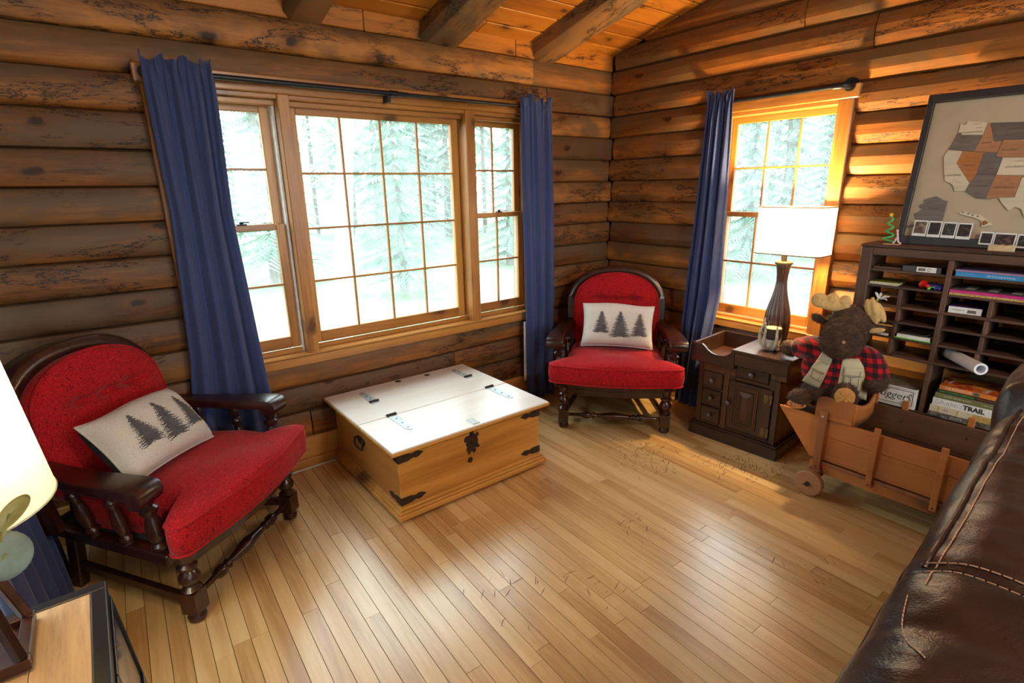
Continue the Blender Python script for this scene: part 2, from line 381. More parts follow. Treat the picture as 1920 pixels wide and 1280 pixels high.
# log profile bulging out of the wall plane; out = direction towards the room
def log_mesh(name, L, h, mat, axis, out=-1, seed=0, wob=.004):
    rr = random.Random(seed)
    prof = [(.030,0.0),(.006,.0),(-.010,.045),(-.019,.16),(-.0225,.5),(-.019,.84),(-.010,.955),(.006,1.0),(.030,1.0)] if axis == 'x' else [(.030,0.0),(.008,.0),(-.012,.05),(-.027,.30),(-.027,.60),(-.006,.95),(.008,1.0),(.030,1.0)]
    n = max(2, int(L/.45)); mb = MB(); mb.smooth = True; vs = []; fs = []
    ph = rr.random()*9
    for i in range(n+1):
        x = L*i/n; wv = wob*math.sin(x*2.3+ph)+wob*.6*math.sin(x*5.1+ph*2)
        endt = .75 if i in (0, n) else 1
        for (d, t) in prof:
            dd = d*endt + (wv if d < .0 else 0); z = h*t + (wv*.5 if 0 < t < 1 else 0)
            vs.append((x, -dd*out, z) if axis == 'x' else (dd*out*1.0, x, z))
    k = len(prof)
    for i in range(n):
        for j in range(k-1):
            q = (i*k+j, (i+1)*k+j, (i+1)*k+j+1, i*k+j+1); fs.append(q if axis == 'x' else q[::-1])
    fs.append(tuple(range(k-1,-1,-1)) if axis == 'x' else tuple(range(k))); fs.append(tuple(n*k+i for i in range(k)) if axis == 'x' else tuple(n*k+i for i in range(k-1,-1,-1)))
    mb.add(vs, fs); return mb.mesh(name, mat, sharp=38 if axis == 'x' else 14)
# wall_back: window wall at y = 0
W1 = (-2.93, -.79, .61, 1.985)                         # opening x0 x1 z0 z1
wall = MB(); T0, T1 = .028, .20
for (a,b,c,d) in ((XW-.2, W1[0], 0, 2.62), (W1[1], .2, 0, 2.62), (W1[0], W1[1], 0, W1[2]), (W1[0], W1[1], W1[3], 2.62)): wall.box(a,b,T0,T1,c,d)
wall_back = wall.build('wall_back', M['chink']); wall_back['kind'] = 'structure'
rl = random.Random(21)
def add_log(par, x0, x1, z0, z1, axis, mat, seed, out=-1):
    me = log_mesh('log', x1-x0, z1-z0-.001, mat, axis, out, seed)
    return link('log', me, par, (x0, 0, z0) if axis == 'x' else (0, x0, z0))
for i in range(len(ZS)-1):
    z0, z1 = ZS[i], ZS[i+1]; pas = .0 if i % 2 else -.034
    if z1 > W1[2]+.03 and z0 < W1[3]-.03:
        spans = [(XW-.1, W1[0]+.01), (W1[1]-.01, pas)]
    elif i == 14: spans = [(XW-.1, -.78), (-.775, pas)]
    elif i == 13: spans = [(XW-.1, -.66), (-.655, pas)]
    elif i in (1, 2): spans = [(XW-.1, -2.42+.95*(i-1)), (-2.415+.95*(i-1), pas)]
    else: spans = [(XW-.1, pas)]
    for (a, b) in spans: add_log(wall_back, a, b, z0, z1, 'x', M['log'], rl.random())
for (a, b, z0, z1) in ((XW-.1,-1.9,2.289,2.39),(-1.897,-.9,2.289,2.387),(-.897,0,2.289,2.39)): MB().box(a, b, .006, .03, z0, z1).build('frieze_board', M['ceil'], wall_back, bevel=.004)

# wall_right: gable wall at x = 0
W2 = (-1.645, -.905, .62, 1.955)
wall = MB()
for (a,b,c,d) in ((YR-.2, W2[0], 0, 3.4), (W2[1], .028, 0, 2.62), (W2[0], W2[1], 0, W2[2]), (W2[0], W2[1], W2[3], 2.62)): wall.box(T0,T1,a,b,c,d)
wall_right = wall.build('wall_right', M['chink']); wall_right['kind'] = 'structure'
ZR = ZS + [2.432,2.582,2.732,2.882,3.032,3.18]
for i in range(len(ZR)-1):
    z0, z1 = ZR[i], ZR[i+1]; pas = -.034 if i % 2 else .0
    if z1 > 2.40:
        top = (CZ0 - z1 + .125)/CS; b = min(pas, top); a = -6-top if top < -.1 else YR
        a = max(YR, a)
        spans = [(a, b)] if b-a > .3 else []
        if i == 15: spans = [(a, -1.35), (-1.345, b)]
        if i == 16: spans = [(a, -1.72), (-1.715, b)]
    elif z1 > W2[2]+.03 and z0 < W2[3]-.03: spans = [(YR, -3.4), (-3.395, W2[0]+.01), (W2[1]-.01, pas)]
    elif i == 14: spans = [(YR, -1.70), (-1.695, pas)]
    else: spans = [(YR, pas)]
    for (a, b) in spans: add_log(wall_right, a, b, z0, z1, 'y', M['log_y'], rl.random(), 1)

# unseen sides of the room: west wall with a window, rear wall with a wide opening added for fill daylight
wplain = plain('dim_log_wall', (.24,.13,.055), .7)
ww = MB()
for (a,b,c,d) in ((YR-.2,-1.55,0,3.4),(-.40,.02,0,2.6),(-1.55,-.40,0,.62),(-1.55,-.40,1.95,2.9)): ww.box(XW-.2, XW, a, b, c, d)
o = ww.build('wall_left', wplain); o['kind'] = 'structure'
ww = MB()
for (a,b,c,d) in ((XW-.2,-3.45,0,2.6),(-.35,.2,0,2.6),(-3.45,-.35,0,.5),(-3.45,-.35,2.4,2.6)): ww.box(a, b, YR-.2, YR, c, d)
o = ww.build('wall_rear', wplain); o['kind'] = 'structure'

# ceiling boards along the window wall, rising to a ridge
ceiling = MB()
def slab(mb, y0, y1, x0, x1, off, th):
    mb.add([(x0,y0,ceil_z(y0)+off),(x1,y0,ceil_z(y0)+off),(x1,y1,ceil_z(y1)+off),(x0,y1,ceil_z(y1)+off),(x0,y0,ceil_z(y0)+off+th),(x1,y0,ceil_z(y0)+off+th),(x1,y1,ceil_z(y1)+off+th),(x0,y1,ceil_z(y1)+off+th)],
        [(0,1,2,3),(7,6,5,4),(4,5,1,0),(5,6,2,1),(6,7,3,2),(7,4,0,3)])
slab(ceiling, .2, -3.0, XW-.2, .2, .016, .1); slab(ceiling, -3.0, YR-.2, XW-.2, .2, .016, .1)
ceiling = ceiling.build('ceiling', M['chink']); ceiling['kind'] = 'structure'
rc = random.Random(4); y = .02; n = 0
tilt = math.atan(CS)
while y > -2.9:
    w = rc.uniform(.125, .155); x = XW-.1+rc.uniform(-1.2, 0)
    while x < 0:
        L = rc.uniform(1.6, 2.9); a, b = max(x, XW-.1), min(x+L, .01)
        if b-a > .25:
            mb = MB().box(0, b-a-.003, -w+.006, 0, -.0, .018)
            o = mb.build('board', M['ceil'], ceiling, bevel=.004); o.location = (a, y, ceil_z(y)-rc.uniform(0,.004)); o.rotation_euler = (-tilt, 0, 0)
        x += L
    y -= w
fb = MB(); slab(fb, -2.92, -3.0, XW, 0, 0, .015); slab(fb, -3.0, YR, XW, 0, 0, .015)
fb.build('ceiling_boards', M['ceil'], ceiling)['kind'] = 'stuff'
# hewn rafters
def rafter(xc, w, d, twist, seed):
    rr = random.Random(seed); mb = MB(); mb.smooth = True
    sec = [(-.5,.0),(-.5,-.62),(-.36,-.94),(0,-1.0),(.34,-.93),(.5,-.6),(.5,0)]; vs = []; fs = []; n = 9; k = len(sec)
    for i in range(n+1):
        yy = .02-3.0*i/n
        for (a, b) in sec:
            j = 1+rr.uniform(-.05,.05)
            vs.append((xc+(a*w+b*twist)*j, yy, ceil_z(yy)+b*d*j+(.01 if b == 0 else 0)))
    for i in range(n):
        for j in range(k-1): fs.append((i*k+j+1, (i+1)*k+j+1, (i+1)*k+j, i*k+j))
    fs.append(tuple(range(k))); fs.append(tuple(n*k+i for i in range(k-1,-1,-1)))
    mb.add(vs, fs)
    return mb.build('rafter', M['beam'], ceiling, sharp=32)
rafter(-.675, .19, .118, -.02, 1); rafter(-1.43, .27, .125, .02, 2); rafter(-2.20, .20, .115, .0, 3); rafter(-3.0, .2, .115, 0, 4)

# baseboards
bb = structure('baseboard_back')
box('face_board', XW, -.03, -.030, .012, .05, .172, M['base'], bb, .004); box('shoe_board', XW, -.03, -.045, .012, 0, .052, M['base'], bb, .006)
bb = structure('baseboard_right')
mby = wood('baseboard_pine_gable', (.42,.19,.045), (.58,.29,.075), (.66,.36,.11), 'y', 1, .4, .1, var=.1)
box('face_board', -.030, .012, YR, -.03, .05, .172, mby, bb, .004); box('shoe_board', -.045, .012, YR, -.03, 0, .052, mby, bb, .006)

# ------------------------------------------------------------------ windows
def facing_fresnel(nt):
    lw = nt.nodes.new('ShaderNodeLayerWeight'); lw.inputs['Blend'].default_value = .5
    return math_(nt, 'ADD', .035, math_(nt, 'MULTIPLY', math_(nt, 'POWER', lw.outputs['Facing'], 5.0), .9))
def glass_mat():
    m = bpy.data.materials.new('dusty_glass'); m.use_nodes = True; nt = m.node_tree; nt.nodes.clear()
    out = nt.nodes.new('ShaderNodeOutputMaterial'); tr = nt.nodes.new('ShaderNodeBsdfTransparent'); gl = nt.nodes.new('ShaderNodeBsdfGlossy'); tl = nt.nodes.new('ShaderNodeBsdfTranslucent')
    tr.inputs['Color'].default_value = (.95,.985,.98,1); gl.inputs['Roughness'].default_value = .02; tl.inputs['Color'].default_value = (.9,.95,.97,1)
    fr = facing_fresnel(nt)
    m1 = nt.nodes.new('ShaderNodeMixShader'); m2 = nt.nodes.new('ShaderNodeMixShader')
    vec, _ = coords(nt, (1,1,1)); n = noise_(nt, vec, 14, 5, .7); d = ramp(nt, n, [(.35, .06), (.75, .135)])
    nt.links.new(d, m1.inputs[0]); nt.links.new(tr.outputs[0], m1.inputs[1]); nt.links.new(tl.outputs[0], m1.inputs[2])
    nt.links.new(fr, m2.inputs[0]); nt.links.new(m1.outputs[0], m2.inputs[1]); nt.links.new(gl.outputs[0], m2.inputs[2])
    nt.links.new(m2.outputs[0], out.inputs[0]); return m
M['glass'] = glass_mat()
def sash(par, x0, x1, z0, z1, y, cols, rows, st=.042, rt=.042, rb=.055, mun=.011, d=.032):
    """outer rectangle; y = room-side face; +y is outdoors"""
    def b(n, a, c, e, f, mat): return box(n, a, c, y, y+d, e, f, mat, par, .003)
    b('stile', x0, x0+st, z0, z1, M['pine']); b('stile', x1-st, x1, z0, z1, M['pine'])
    b('top_rail', x0+st, x1-st, z1-rt, z1, M['pine_x']); b('bottom_rail', x0+st, x1-st, z0, z0+rb, M['pine_x'])
    gx0, gx1, gz0, gz1 = x0+st, x1-st, z0+rb, z1-rt; cw = (gx1-gx0)/cols; rh = (gz1-gz0)/rows
    for i in range(1, cols): box('muntin', gx0+i*cw-mun/2, gx0+i*cw+mun/2, y+.006, y+d-.008, gz0, gz1, M['pine'], par, .002)
    for j in range(1, rows): box('muntin', gx0, gx1, y+.005, y+d-.009, gz0+j*rh-mun/2, gz0+j*rh+mun/2, M['pine_x'], par, .002)
    for i in range(cols):
        for j in range(rows):
            MB().box(gx0+i*cw+mun/2, gx0+(i+1)*cw-mun/2, y+d*.5-.002, y+d*.5+.002, gz0+j*rh+mun/2, gz0+(j+1)*rh-mun/2).build('pane', M['glass'], par)
def sash_lock(par, x, y, z):
    mb = MB().box(x-.022, x+.022, y-.004, y+.016, z, z+.006); mb.lathe([(.009,0),(.010,.010),(.006,.013)], 10, (x,y+.006,z+.005)); mb.bar((x,y+.006,z+.013),(x+.034,y-.006,z+.014),.010,.005)
    mb.build('sash_lock', M['black'], par)
win = structure('window_1')
OX0, OX1, OZ0, OZ1 = -2.905, -.805, .655, 1.955
box('head_casing', -2.955, -.765, -.046, .012, 1.945, 2.022, M['pine_x'], win, .005)
box('side_casing', -2.934, -2.900, -.042, .012, .60, 1.945, M['pine'], win, .004); box('side_casing', -.810, -.765, -.042, .012, .60, 1.945, M['pine'], win, .004)
box('apron', -2.955, -.765, -.048, .012, .598, .655, M['pine_x'], win, .005)
box('stool', -2.90, -.81, -.048, .115, .643, .660, M['pine_x'], win, .004)
box('head_jamb', -2.90, -.81, -.03, .15, 1.925, 1.945, M['pine_x'], win, .002)
box('head_stop', -2.90, -.81, .010, .05, 1.900, 1.925, M['pine_x'], win, .003)
for (a, b) in ((-2.392,-2.337),(-1.327,-1.262)): box('mullion', a, b, -.046, .13, .655, 1.945, M['pine'], win, .004)
box('jamb', -2.905, -2.890, -.03, .15, .655, 1.945, M['pine'], win, .002); box('jamb', -.825, -.810, -.03, .15, .655, 1.945, M['pine'], win, .002)
box('jamb_liner', -2.405, -2.393, .02, .10, .66, 1.92, M['white'], win, .002)
box('sill_stop', -2.337, -1.327, .022, .045, .660, .682, M['pine_x'], win, .003)
sash(win, -2.335, -1.329, .684, 1.908, .046, 4, 4, .048, .040, .062)
for (a, b, lx) in ((-2.888,-2.408,-2.63),(-1.260,-.827,-1.045)):
    sash(win, a, b, 1.308, 1.912, .078, 2, 2, .044, .040, .034); sash(win, a, b, .684, 1.342, .042, 2, 2, .044, .030, .062)
    box('sill_stop', a, b, .012, .040, .660, .684, M['pine_x'], win, .003); sash_lock(win, lx+.02, .046, 1.342)
# right window, built in the local frame x -> -y
win = structure('window_2', (0,0,0), -PI/2)
box('head_casing', .86, 1.675, -.046, .012, 1.905, 1.975, M['pine_x'], win, .005)
box('side_casing', .86, .915, -.042, .012, .60, 1.905, M['pine'], win, .004); box('side_casing', 1.590, 1.655, -.042, .012, .60, 1.905, M['pine'], win, .004)
box('apron', .86, 1.66, -.048, .012, .600, .655, M['pine_x'], win, .005); box('stool', .915, 1.59, -.048, .115, .640, .657, M['pine_x'], win, .004)
box('head_jamb', .915, 1.59, -.03, .15, 1.885, 1.905, M['pine_x'], win, .002)
box('jamb', .915, .930, -.03, .15, .655, 1.905, M['pine'], win, .002); box('jamb', 1.575, 1.590, -.03, .15, .655, 1.905, M['pine'], win, .002)
sash(win, .932, 1.573, 1.295, 1.886, .078, 3, 2, .036, .036, .032); sash(win, .932, 1.573, .672, 1.327, .042, 3, 2, .036, .030, .062)
box('sill_stop', .932, 1.573, .012, .040, .657, .672, M['pine_x'], win, .003); sash_lock(win, 1.30, .046, 1.327)
# unseen west window, and the rear window added to front-light the room
win = structure('window_3', (XW,0,0), PI/2)
sash(win, -1.55, -.40, .62, 1.95, .05, 4, 4, .05, .05, .06)
win = structure('rear_fill_window', (0,YR,0), PI)
for k in range(3): sash(win, .36+k*1.03, .36+(k+1)*1.03, .5, 2.4, .05, 2, 3, .05, .05, .06)

# ------------------------------------------------------------------ curtain rods and curtains
rod = thing('curtain_rod', 'black pipe curtain rod over the wide triple window', 'curtain rod', (-1.75,-.095,1.985))
MB().tube([(-1.13,0,0),(.02,0,0)], .0125, 12).build('pipe', M['black'], rod); MB().tube([(.0,0,0),(1.045,0,0)], .0105, 12).build('inner_pipe', M['black'], rod)
MB().lathe([(.016,-.02),(.016,.02)], 12, (-.06,0,0), 'x').build('coupling', M['black'], rod)
MB().box(-.010-.09,.010-.09,-.004,.05,-.045,-.012).build('bracket', M['black'], rod)
def rod_end(par, x, s):
    mb = MB().tube([(x-.03*s,0,0),(x,0,0),(x+.022*s,.012,0),(x+.030*s,.034,0),(x+.030*s,.055,0)], .0165, 12); mb.lathe([(.042,.052),(.042,.060)], 18, (x+.030*s,0,0), 'y'); mb.lathe([(.024,.035),(.026,.052)], 14, (x+.030*s,0,0), 'y')
    mb.build('flange', M['black'], par)
rod_end(rod, -1.13, -1); rod_end(rod, 1.005, 1)
rod = thing('curtain_rod', 'short black pipe curtain rod over the window behind the lamp', 'curtain rod', (-.095,-1.2,1.962), -PI/2)
MB().tube([(-.265,0,0),(.40,0,0)], .0115, 12).build('pipe', M['black'], rod); rod_end(rod, -.265, -1); rod_end(rod, .40, 1)

def curtain(name, label, loc, rz, rows, ztop, zbot, npl, amp, seed, head=.045):
    """rows: (z, x0, x1, y) in the local frame; pleats ride on y"""
    rr = random.Random(seed); ph = [rr.uniform(0, 6.28) for _ in range(4)]
    X0 = [(r[0], r[1]) for r in rows]; X1 = [(r[0], r[2]) for r in rows]; YY = [(r[0], r[3]) for r in rows]
    tp = ztop - .03
    def f(u, v):
        z = lerp(zbot, ztop+head, v)
        x0, x1, y = interp(X0, z), interp(X1, z), interp(YY, z)
        t = min(1, max(0, (tp-z)/1.1)); gather = max(0, 1-abs(z-tp)/.06)
        a = amp*(.35+.65*t**.6)*(1-.55*gather)
        fine = .007*math.sin(u*npl*2.7*6.283+ph[1])*max(0, 1-t*1.6)
        w = math.sin(u*npl*6.283+ph[0]+.8*math.sin(u*5+ph[2])+.5*t*math.sin(3*u+ph[3]))
        yy = y + a*w + .35*a*math.sin(u*npl*2*6.283+ph[3]) + fine
        xx = lerp(x0, x1, u) + .25*a*math.cos(u*npl*6.283+ph[0])
        if z > ztop: xx += .006*math.sin(u*40+ph[2]); yy += .012*math.sin(u*33+ph[1])*(z-ztop)/head; z += .014*math.sin(u*21+ph[0])+.006*math.sin(u*47)
        return (xx, yy, z)
    mb = MB().grid(f, 130, 60); me = mb.mesh(name, M['curtain'], sharp=180)
    o = link(name, me, None, loc); o.rotation_euler = (0,0,rz)
    so = o.modifiers.new('cloth_thickness', 'SOLIDIFY'); so.thickness = .003
    return tag(o, label, 'curtain')
curtain('curtain', 'long navy curtain gathered over the wide window behind the armchair with slanted pillow', (0,0,0), 0,
    [(0,-3.02,-2.60,-.095),(.4,-2.99,-2.62,-.095),(.75,-2.95,-2.645,-.105),(1.4,-2.92,-2.68,-.12),(1.94,-2.93,-2.665,-.124),(2.0,-2.93,-2.665,-.119),(2.1,-2.93,-2.655,-.11)], 1.99, .02, 3.6, .022, 3)
curtain('curtain', 'navy curtain hanging between the wide window and the corner armchair', (0,0,0), 0,
    [(0,-.925,-.665,-.12),(.8,-.935,-.67,-.12),(1.4,-.955,-.675,-.12),(1.94,-.965,-.70,-.122),(2.0,-.965,-.70,-.118),(2.1,-.97,-.69,-.11)], 1.995, .02, 3.1, .017, 8)
box('liner_edge', -.942, -.915, -.096, -.092, .17, .60, M['liner'], bpy.data.objects['curtain.001'], 0)
curtain('curtain', 'navy curtain at the window behind the small dark cabinet', (0,0,0), -PI/2,
    [(0,.795,.965,-.13),(.4,.80,1.0,-.125),(.8,.81,1.055,-.12),(1.2,.835,1.05,-.12),(1.92,.872,1.038,-.122),(1.98,.872,1.038,-.118),(2.1,.868,1.045,-.11)], 1.972, .02, 3.0, .020, 14)
curtain('curtain', 'navy curtain partly hidden behind the lamp shade and side table', (XW,0,0), PI/2,
    [(0,-1.15,-.36,-.28),(.32,-1.10,-.24,-.24),(1.0,-1.05,-.20,-.17),(2.0,-1.0,-.22,-.12),(2.1,-1.0,-.22,-.12)], 1.99, .02, 6, .028, 19)
rod = thing('curtain_rod', 'black curtain rod carrying the curtain behind the side table', 'curtain rod', (XW+.12,-.62,1.985), PI/2)
MB().tube([(-.95,0,0),(.40,0,0)], .0115, 12).build('pipe', M['black'], rod); rod_end(rod, .40, 1); rod_end(rod, -.95, -1)
# white flex along the foot of the window wall
tag(MB().tube(spline([(-2.18,-.055,.006),(-2.45,-.060,.006),(-2.58,-.064,.006),(-2.78,-.10,.006),(-3.1,-.075,.006),(-3.45,-.09,.006),(-3.62,-.20,.006)], 6), .006, 6).build('power_cord', M['cord']), 'thin white power cord lying along the baseboard by the chest', 'cord')

# ------------------------------------------------------------------ outdoors
def lawn_mat():
    m, nt, nd, lk, b = newmat('pale_lawn'); vec, _ = coords(nt, (1,1,1), False)
    n = noise_(nt, vec, 1.1, 4, .6); n2 = noise_(nt, vec, 9, 5, .7)
    c = ramp(nt, n, [(.35, (.075,.135,.055)), (.55, (.13,.20,.095)), (.7, (.20,.19,.14))]); c = mixc(nt, ramp(nt, n2, [(.4, 0), (.65, .5)]), c, (.22,.23,.18))
    lk.new(c, b.inputs['Base Color']); b.inputs['Roughness'].default_value = .95; return m
o = MB().grid(lambda u, v: (lerp(-30, 40, u), lerp(-30, 40, v), -.75 + .25*noise.noise((u*14, v*14, .3))), 60, 60).build('lawn', lawn_mat()); o['kind'] = 'structure'
M['bark'] = wood('grey_bark', (.07,.055,.045), (.14,.115,.095), (.22,.19,.16), 'z', 1, .9, var=.3)
M['birch'] = plain('pale_birch_bark', (.62,.60,.55), .8, noise_amt=.25, scale=9)
def leaf_mat(name, a, b_):
    m, nt, nd, lk, b = newmat(name); vec, _ = coords(nt, (1,1,1)); n = noise_(nt, vec, 1.5, 3); c = ramp(nt, n, [(.35, a), (.65, b_)])
    lk.new(c, b.inputs['Base Color']); b.inputs['Roughness'].default_value = .8; b.inputs['Transmission Weight'].default_value = 0
    tl = nt.nodes.new('ShaderNodeBsdfTranslucent'); lk.new(c, tl.inputs['Color']); mx = nt.nodes.new('ShaderNodeMixShader'); mx.inputs[0].default_value = .4
    lk.new(b.outputs[0], mx.inputs[1]); lk.new(tl.outputs[0], mx.inputs[2]); lk.new(mx.outputs[0], nt.nodes['Material Output'].inputs[0]); return m
M['needle'] = leaf_mat('conifer_needles', (.11,.21,.155), (.23,.35,.28)); M['leaf'] = leaf_mat('pale_spring_leaves', (.26,.42,.20), (.42,.54,.30))
def conifer(seed, h, r, kind='spruce'):
    rr = random.Random(seed); tr = MB(); tr.tube([(0,0,0),(.03*h*rr.uniform(-.4,.4),0,h*.5),(0,.02*h*rr.uniform(-1,1),h)], [.02*h+.03,.014*h+.015,.01], 8)
    fo = MB()
    if kind == 'spruce':
        nt_ = int(h*3.0)
        for i in range(nt_):
            t = i/nt_; z = h*(.10+.9*t); L = r*(1-t)**.85+.12; nb = 6
            for k in range(nb):
                a = k*6.283/nb+rr.uniform(-.4,.4)+i*.7; ll = L*rr.uniform(.7,1.1); dz = -.32*ll
                for q in range(8):
                    s0, s1 = q/8*ll, (q+1.6)/8*ll; w = .06*(1.25-q/8)+.03
                    for side in (-1, 1):
                        p0 = Vector((math.cos(a)*s0, math.sin(a)*s0, z+dz*q/8)); p1 = Vector((math.cos(a+side*.22)*s1, math.sin(a+side*.22)*s1, z+dz*(q+1.6)/8-.05))
                        n_ = Vector((-math.sin(a), math.cos(a), .25))*w*side; fo.add([p0, p1, p1+n_*.7+Vector((0,0,-w*.6)), p0+n_], [(0,1,2,3)])
    else:
        for i in range(1500):
            a = rr.uniform(0,6.283); z = h*(.35+.65*rr.random()**.8); q = (z/h-.35)/.65; R = r*math.sqrt(max(.02, 1-(2*q-.9)**2*.9))*rr.uniform(.3,1)
            p = Vector((math.cos(a)*R, math.sin(a)*R, z)); s_ = rr.uniform(.05,.12); d1 = Vector((rr.gauss(0,1),rr.gauss(0,1),rr.gauss(0,1))).normalized()*s_; d2 = d1.orthogonal().normalized()*s_*.7
            fo.add([p-d1, p+d2, p+d1, p-d2], [(0,1,2,3)])
        for k in range(7):
            a = rr.uniform(0,6.28); z = h*rr.uniform(.35,.7); tr.tube([(0,0,z),(math.cos(a)*r*.4,math.sin(a)*r*.4,z+.5),(math.cos(a)*r*.8,math.sin(a)*r*.8,z+1.0)], [.05,.03,.008], 6)
    return tr, fo
protos = {}
for key, args in dict(a=(1,9,2.0), b=(2,12,2.4), c=(3,6,1.6), d=(4,8,2.2,'leafy')).items():
    tr, fo = conifer(*args); bk = M['birch'] if key == 'd' else M['bark']; lf = M['leaf'] if key == 'd' else M['needle']
    protos[key] = (tr.mesh('trunk', bk), fo.mesh('foliage', lf))
wd = MB(); wt = random.Random(77)
for i in range(120):
    a = math.radians(wt.uniform(-38, 118)); R_ = wt.uniform(22, 34); x, y = R_*math.sin(a)-1.5, R_*math.cos(a)-1.0
    h = wt.uniform(7, 15); wd.cur = 0; wd.tube([(x,y,-.8),(x+wt.uniform(-.3,.3),y,h)], [wt.uniform(.10,.22),.04], 5); wd.cur = 1
    for q in range(130):
        z = h*(.12+.9*wt.random()); rr_ = 1.9*(1.12-z/h)+.25; b_ = wt.uniform(0,6.283); p = Vector((x+rr_*math.cos(b_)*wt.random(), y+rr_*math.sin(b_)*wt.random(), z)); d1 = Vector((math.cos(b_), math.sin(b_), -.45))*wt.uniform(.3,.75); d2 = Vector((-math.sin(b_), math.cos(b_), wt.uniform(-.4,.4)))*wt.uniform(.10,.24)
        wd.add([p-d1, p+d2, p+d1, p-d2], [(0,1,2,3)])
o = tag(wd.build('distant_woods', [M['bark'], M['needle']]), 'pale mass of distant conifer woods closing off the lawn outside the windows', 'woods', None, 'stuff')
rt = random.Random(9)
spots = [('d',-.55,4.6),('a',.4,11.5),('b',4.4,12.5),('c',2.2,8.0),('b',-4.6,12.5),('c',6.6,9.8),('b',8.6,18.5),('b',1.2,20.5),('a',6.4,17.0),('a',-3.2,18.5),('d',2.8,15.8),
         ('a',8.0,.4),('b',12.4,4.6),('c',9.4,4.0),('b',12.8,-2.6),('c',16.2,1.2),('b',17.5,5.6),('d',11.4,8.6)]
wide_n = side_n = 0
TL = ['pale leaning birch tree close outside the wide triple window','spruce with drooping branches in the middle panes of the wide window','tall spruce behind the upper panes of the wide window','young low spruce on the lawn outside the wide window','tall dark spruce at the curtain side of the wide window','low spruce beyond the narrow side sash of the wide window','very distant tall spruce beyond the wide window','distant tall spruce behind the drooping spruce','distant drooping spruce behind the far end of the wide window','distant drooping spruce behind the leaning birch','distant leafy birch deep in the woods beyond the wide window',
      'nearest drooping spruce outside the narrow window behind the lamp','tall spruce behind the middle panes of the narrow window','young spruce near the curtain side of the narrow window','tall spruce beyond the casing side of the narrow window','low distant spruce in the lower panes of the narrow window','most distant tall spruce beyond the narrow window','leafy birch far beyond the curtain side of the narrow window']
for qi, (k, x, y) in enumerate(spots):
    side = qi > 10; lab = TL[qi]
    t = thing('birch_tree' if k == 'd' else 'spruce_tree', lab, 'tree', (x, y, -.72), rt.uniform(0,6.28), 'trees seen through the narrow window' if side else 'trees seen through the wide window')
    t.scale = tuple([rt.uniform(.72,.85)]*3)
    if qi == 0: t.rotation_euler = (0, math.radians(7), 0); t.scale = (.8,.8,1.0)
    link('trunk', protos[k][0], t); f = link('foliage', protos[k][1], t); f['kind'] = 'stuff'
# ------------------------------------------------------------------ armchairs (front faces local -y)
def turned(z0, z1, r, n=14):
    H = z1-z0; P = [(.9,0),(1.0,.03),(.62,.06),(1.05,.10),(1.05,.14),(.66,.18),(.95,.24),(1.08,.36),(1.0,.46),(.72,.56),(.62,.62),(1.0,.68),(1.0,.73),(.6,.77),(.85,.84),(.95,.92),(.8,1.0)]
    return [(r*a, z0+H*b) for a, b in P]
def spin(a, b, r, mb, n=12):
    a = Vector(a); b = Vector(b); L = (b-a).length; s0 = len(mb.v); mb.lathe(turned(0, L, r), n)
    q = Vector((0,0,1)).rotation_difference((b-a).normalized()).to_matrix().to_4x4(); mb.xf(Matrix.Translation(a) @ q, s0)
def cushion_seat():
    """T shaped seat cushion: wide in front of the arm posts, narrow between them"""
    pts = []
    def arc(c, r, a0, a1, n):
        return [(c[0]+r*math.cos(math.radians(lerp(a0,a1,i/n))), c[1]+r*math.sin(math.radians(lerp(a0,a1,i/n)))) for i in range(n+1)]
    half = [(0,-.435),(.10,-.432),(.20,-.422),(.29,-.405),(.355,-.395)]+arc((.364,-.352),.042,-80,75,5)+[(.352,-.310),(.325,-.302),(.306,-.290),(.298,-.27),(.297,-.22),(.292,-.15),(.285,0),(.272,.12),(.25,.185),(.2,.20),(.1,.205),(0,.206)]
    out = half+[(-x,y) for x, y in reversed(half[1:-1])]
    n = len(out); cx, cy = 0, -.12
    mb = MB(); prof = [(0,.012,'b'),(.92,.0,'b'),(.985,.010,'b'),(1.002,.032,'s'),(1.010,.066,'s'),(1.004,.102,'s'),(.988,.120,'t'),(.95,.130,'t'),(.88,.138,'t'),(.8,.144,'t'),(.68,.152,'t'),(.55,.159,'t'),(.42,.164,'t'),(.28,.167,'t'),(.14,.168,'t'),(0,.168,'t')]
    vs = []; fs = []
    for (s, z, k) in prof:
        for i, (x, y) in enumerate(out):
            X, Y = cx+(x-cx)*s, cy+(y-cy)*s
            if s < .97:
                th_ = math.atan2((y-cy)/.30, (x-cx)/.36); ex, ey = cx+.335*math.copysign(abs(math.cos(th_))**.75, math.cos(th_)), cy+.30*math.copysign(abs(math.sin(th_))**.75, math.sin(th_))
                kk = max(0, min(1, (s-.76)/.20)); X, Y = lerp(cx+(ex-cx)*s, X, kk), lerp(cy+(ey-cy)*s, Y, kk)
            dz = .010*math.sin(X*11+1)*math.sin(Y*9) if k == 't' and s < .95 else 0
            vs.append((X, Y, .325+z+dz+(.012 if abs(x) < .2 and s > .5 and k == 't' else 0)))
    for j in range(len(prof)-1):
        for i in range(n): fs.append((j*n+i, j*n+(i+1)%n, (j+1)*n+(i+1)%n, (j+1)*n+i))
    mb.smooth = True; mb.add(vs, fs)
    pip = [[(cx+(x-cx)*.992, cy+(y-cy)*.992, z) for x, y in out+[out[0]]] for z in (.325+.118, .325+.010)]
    return mb, pip
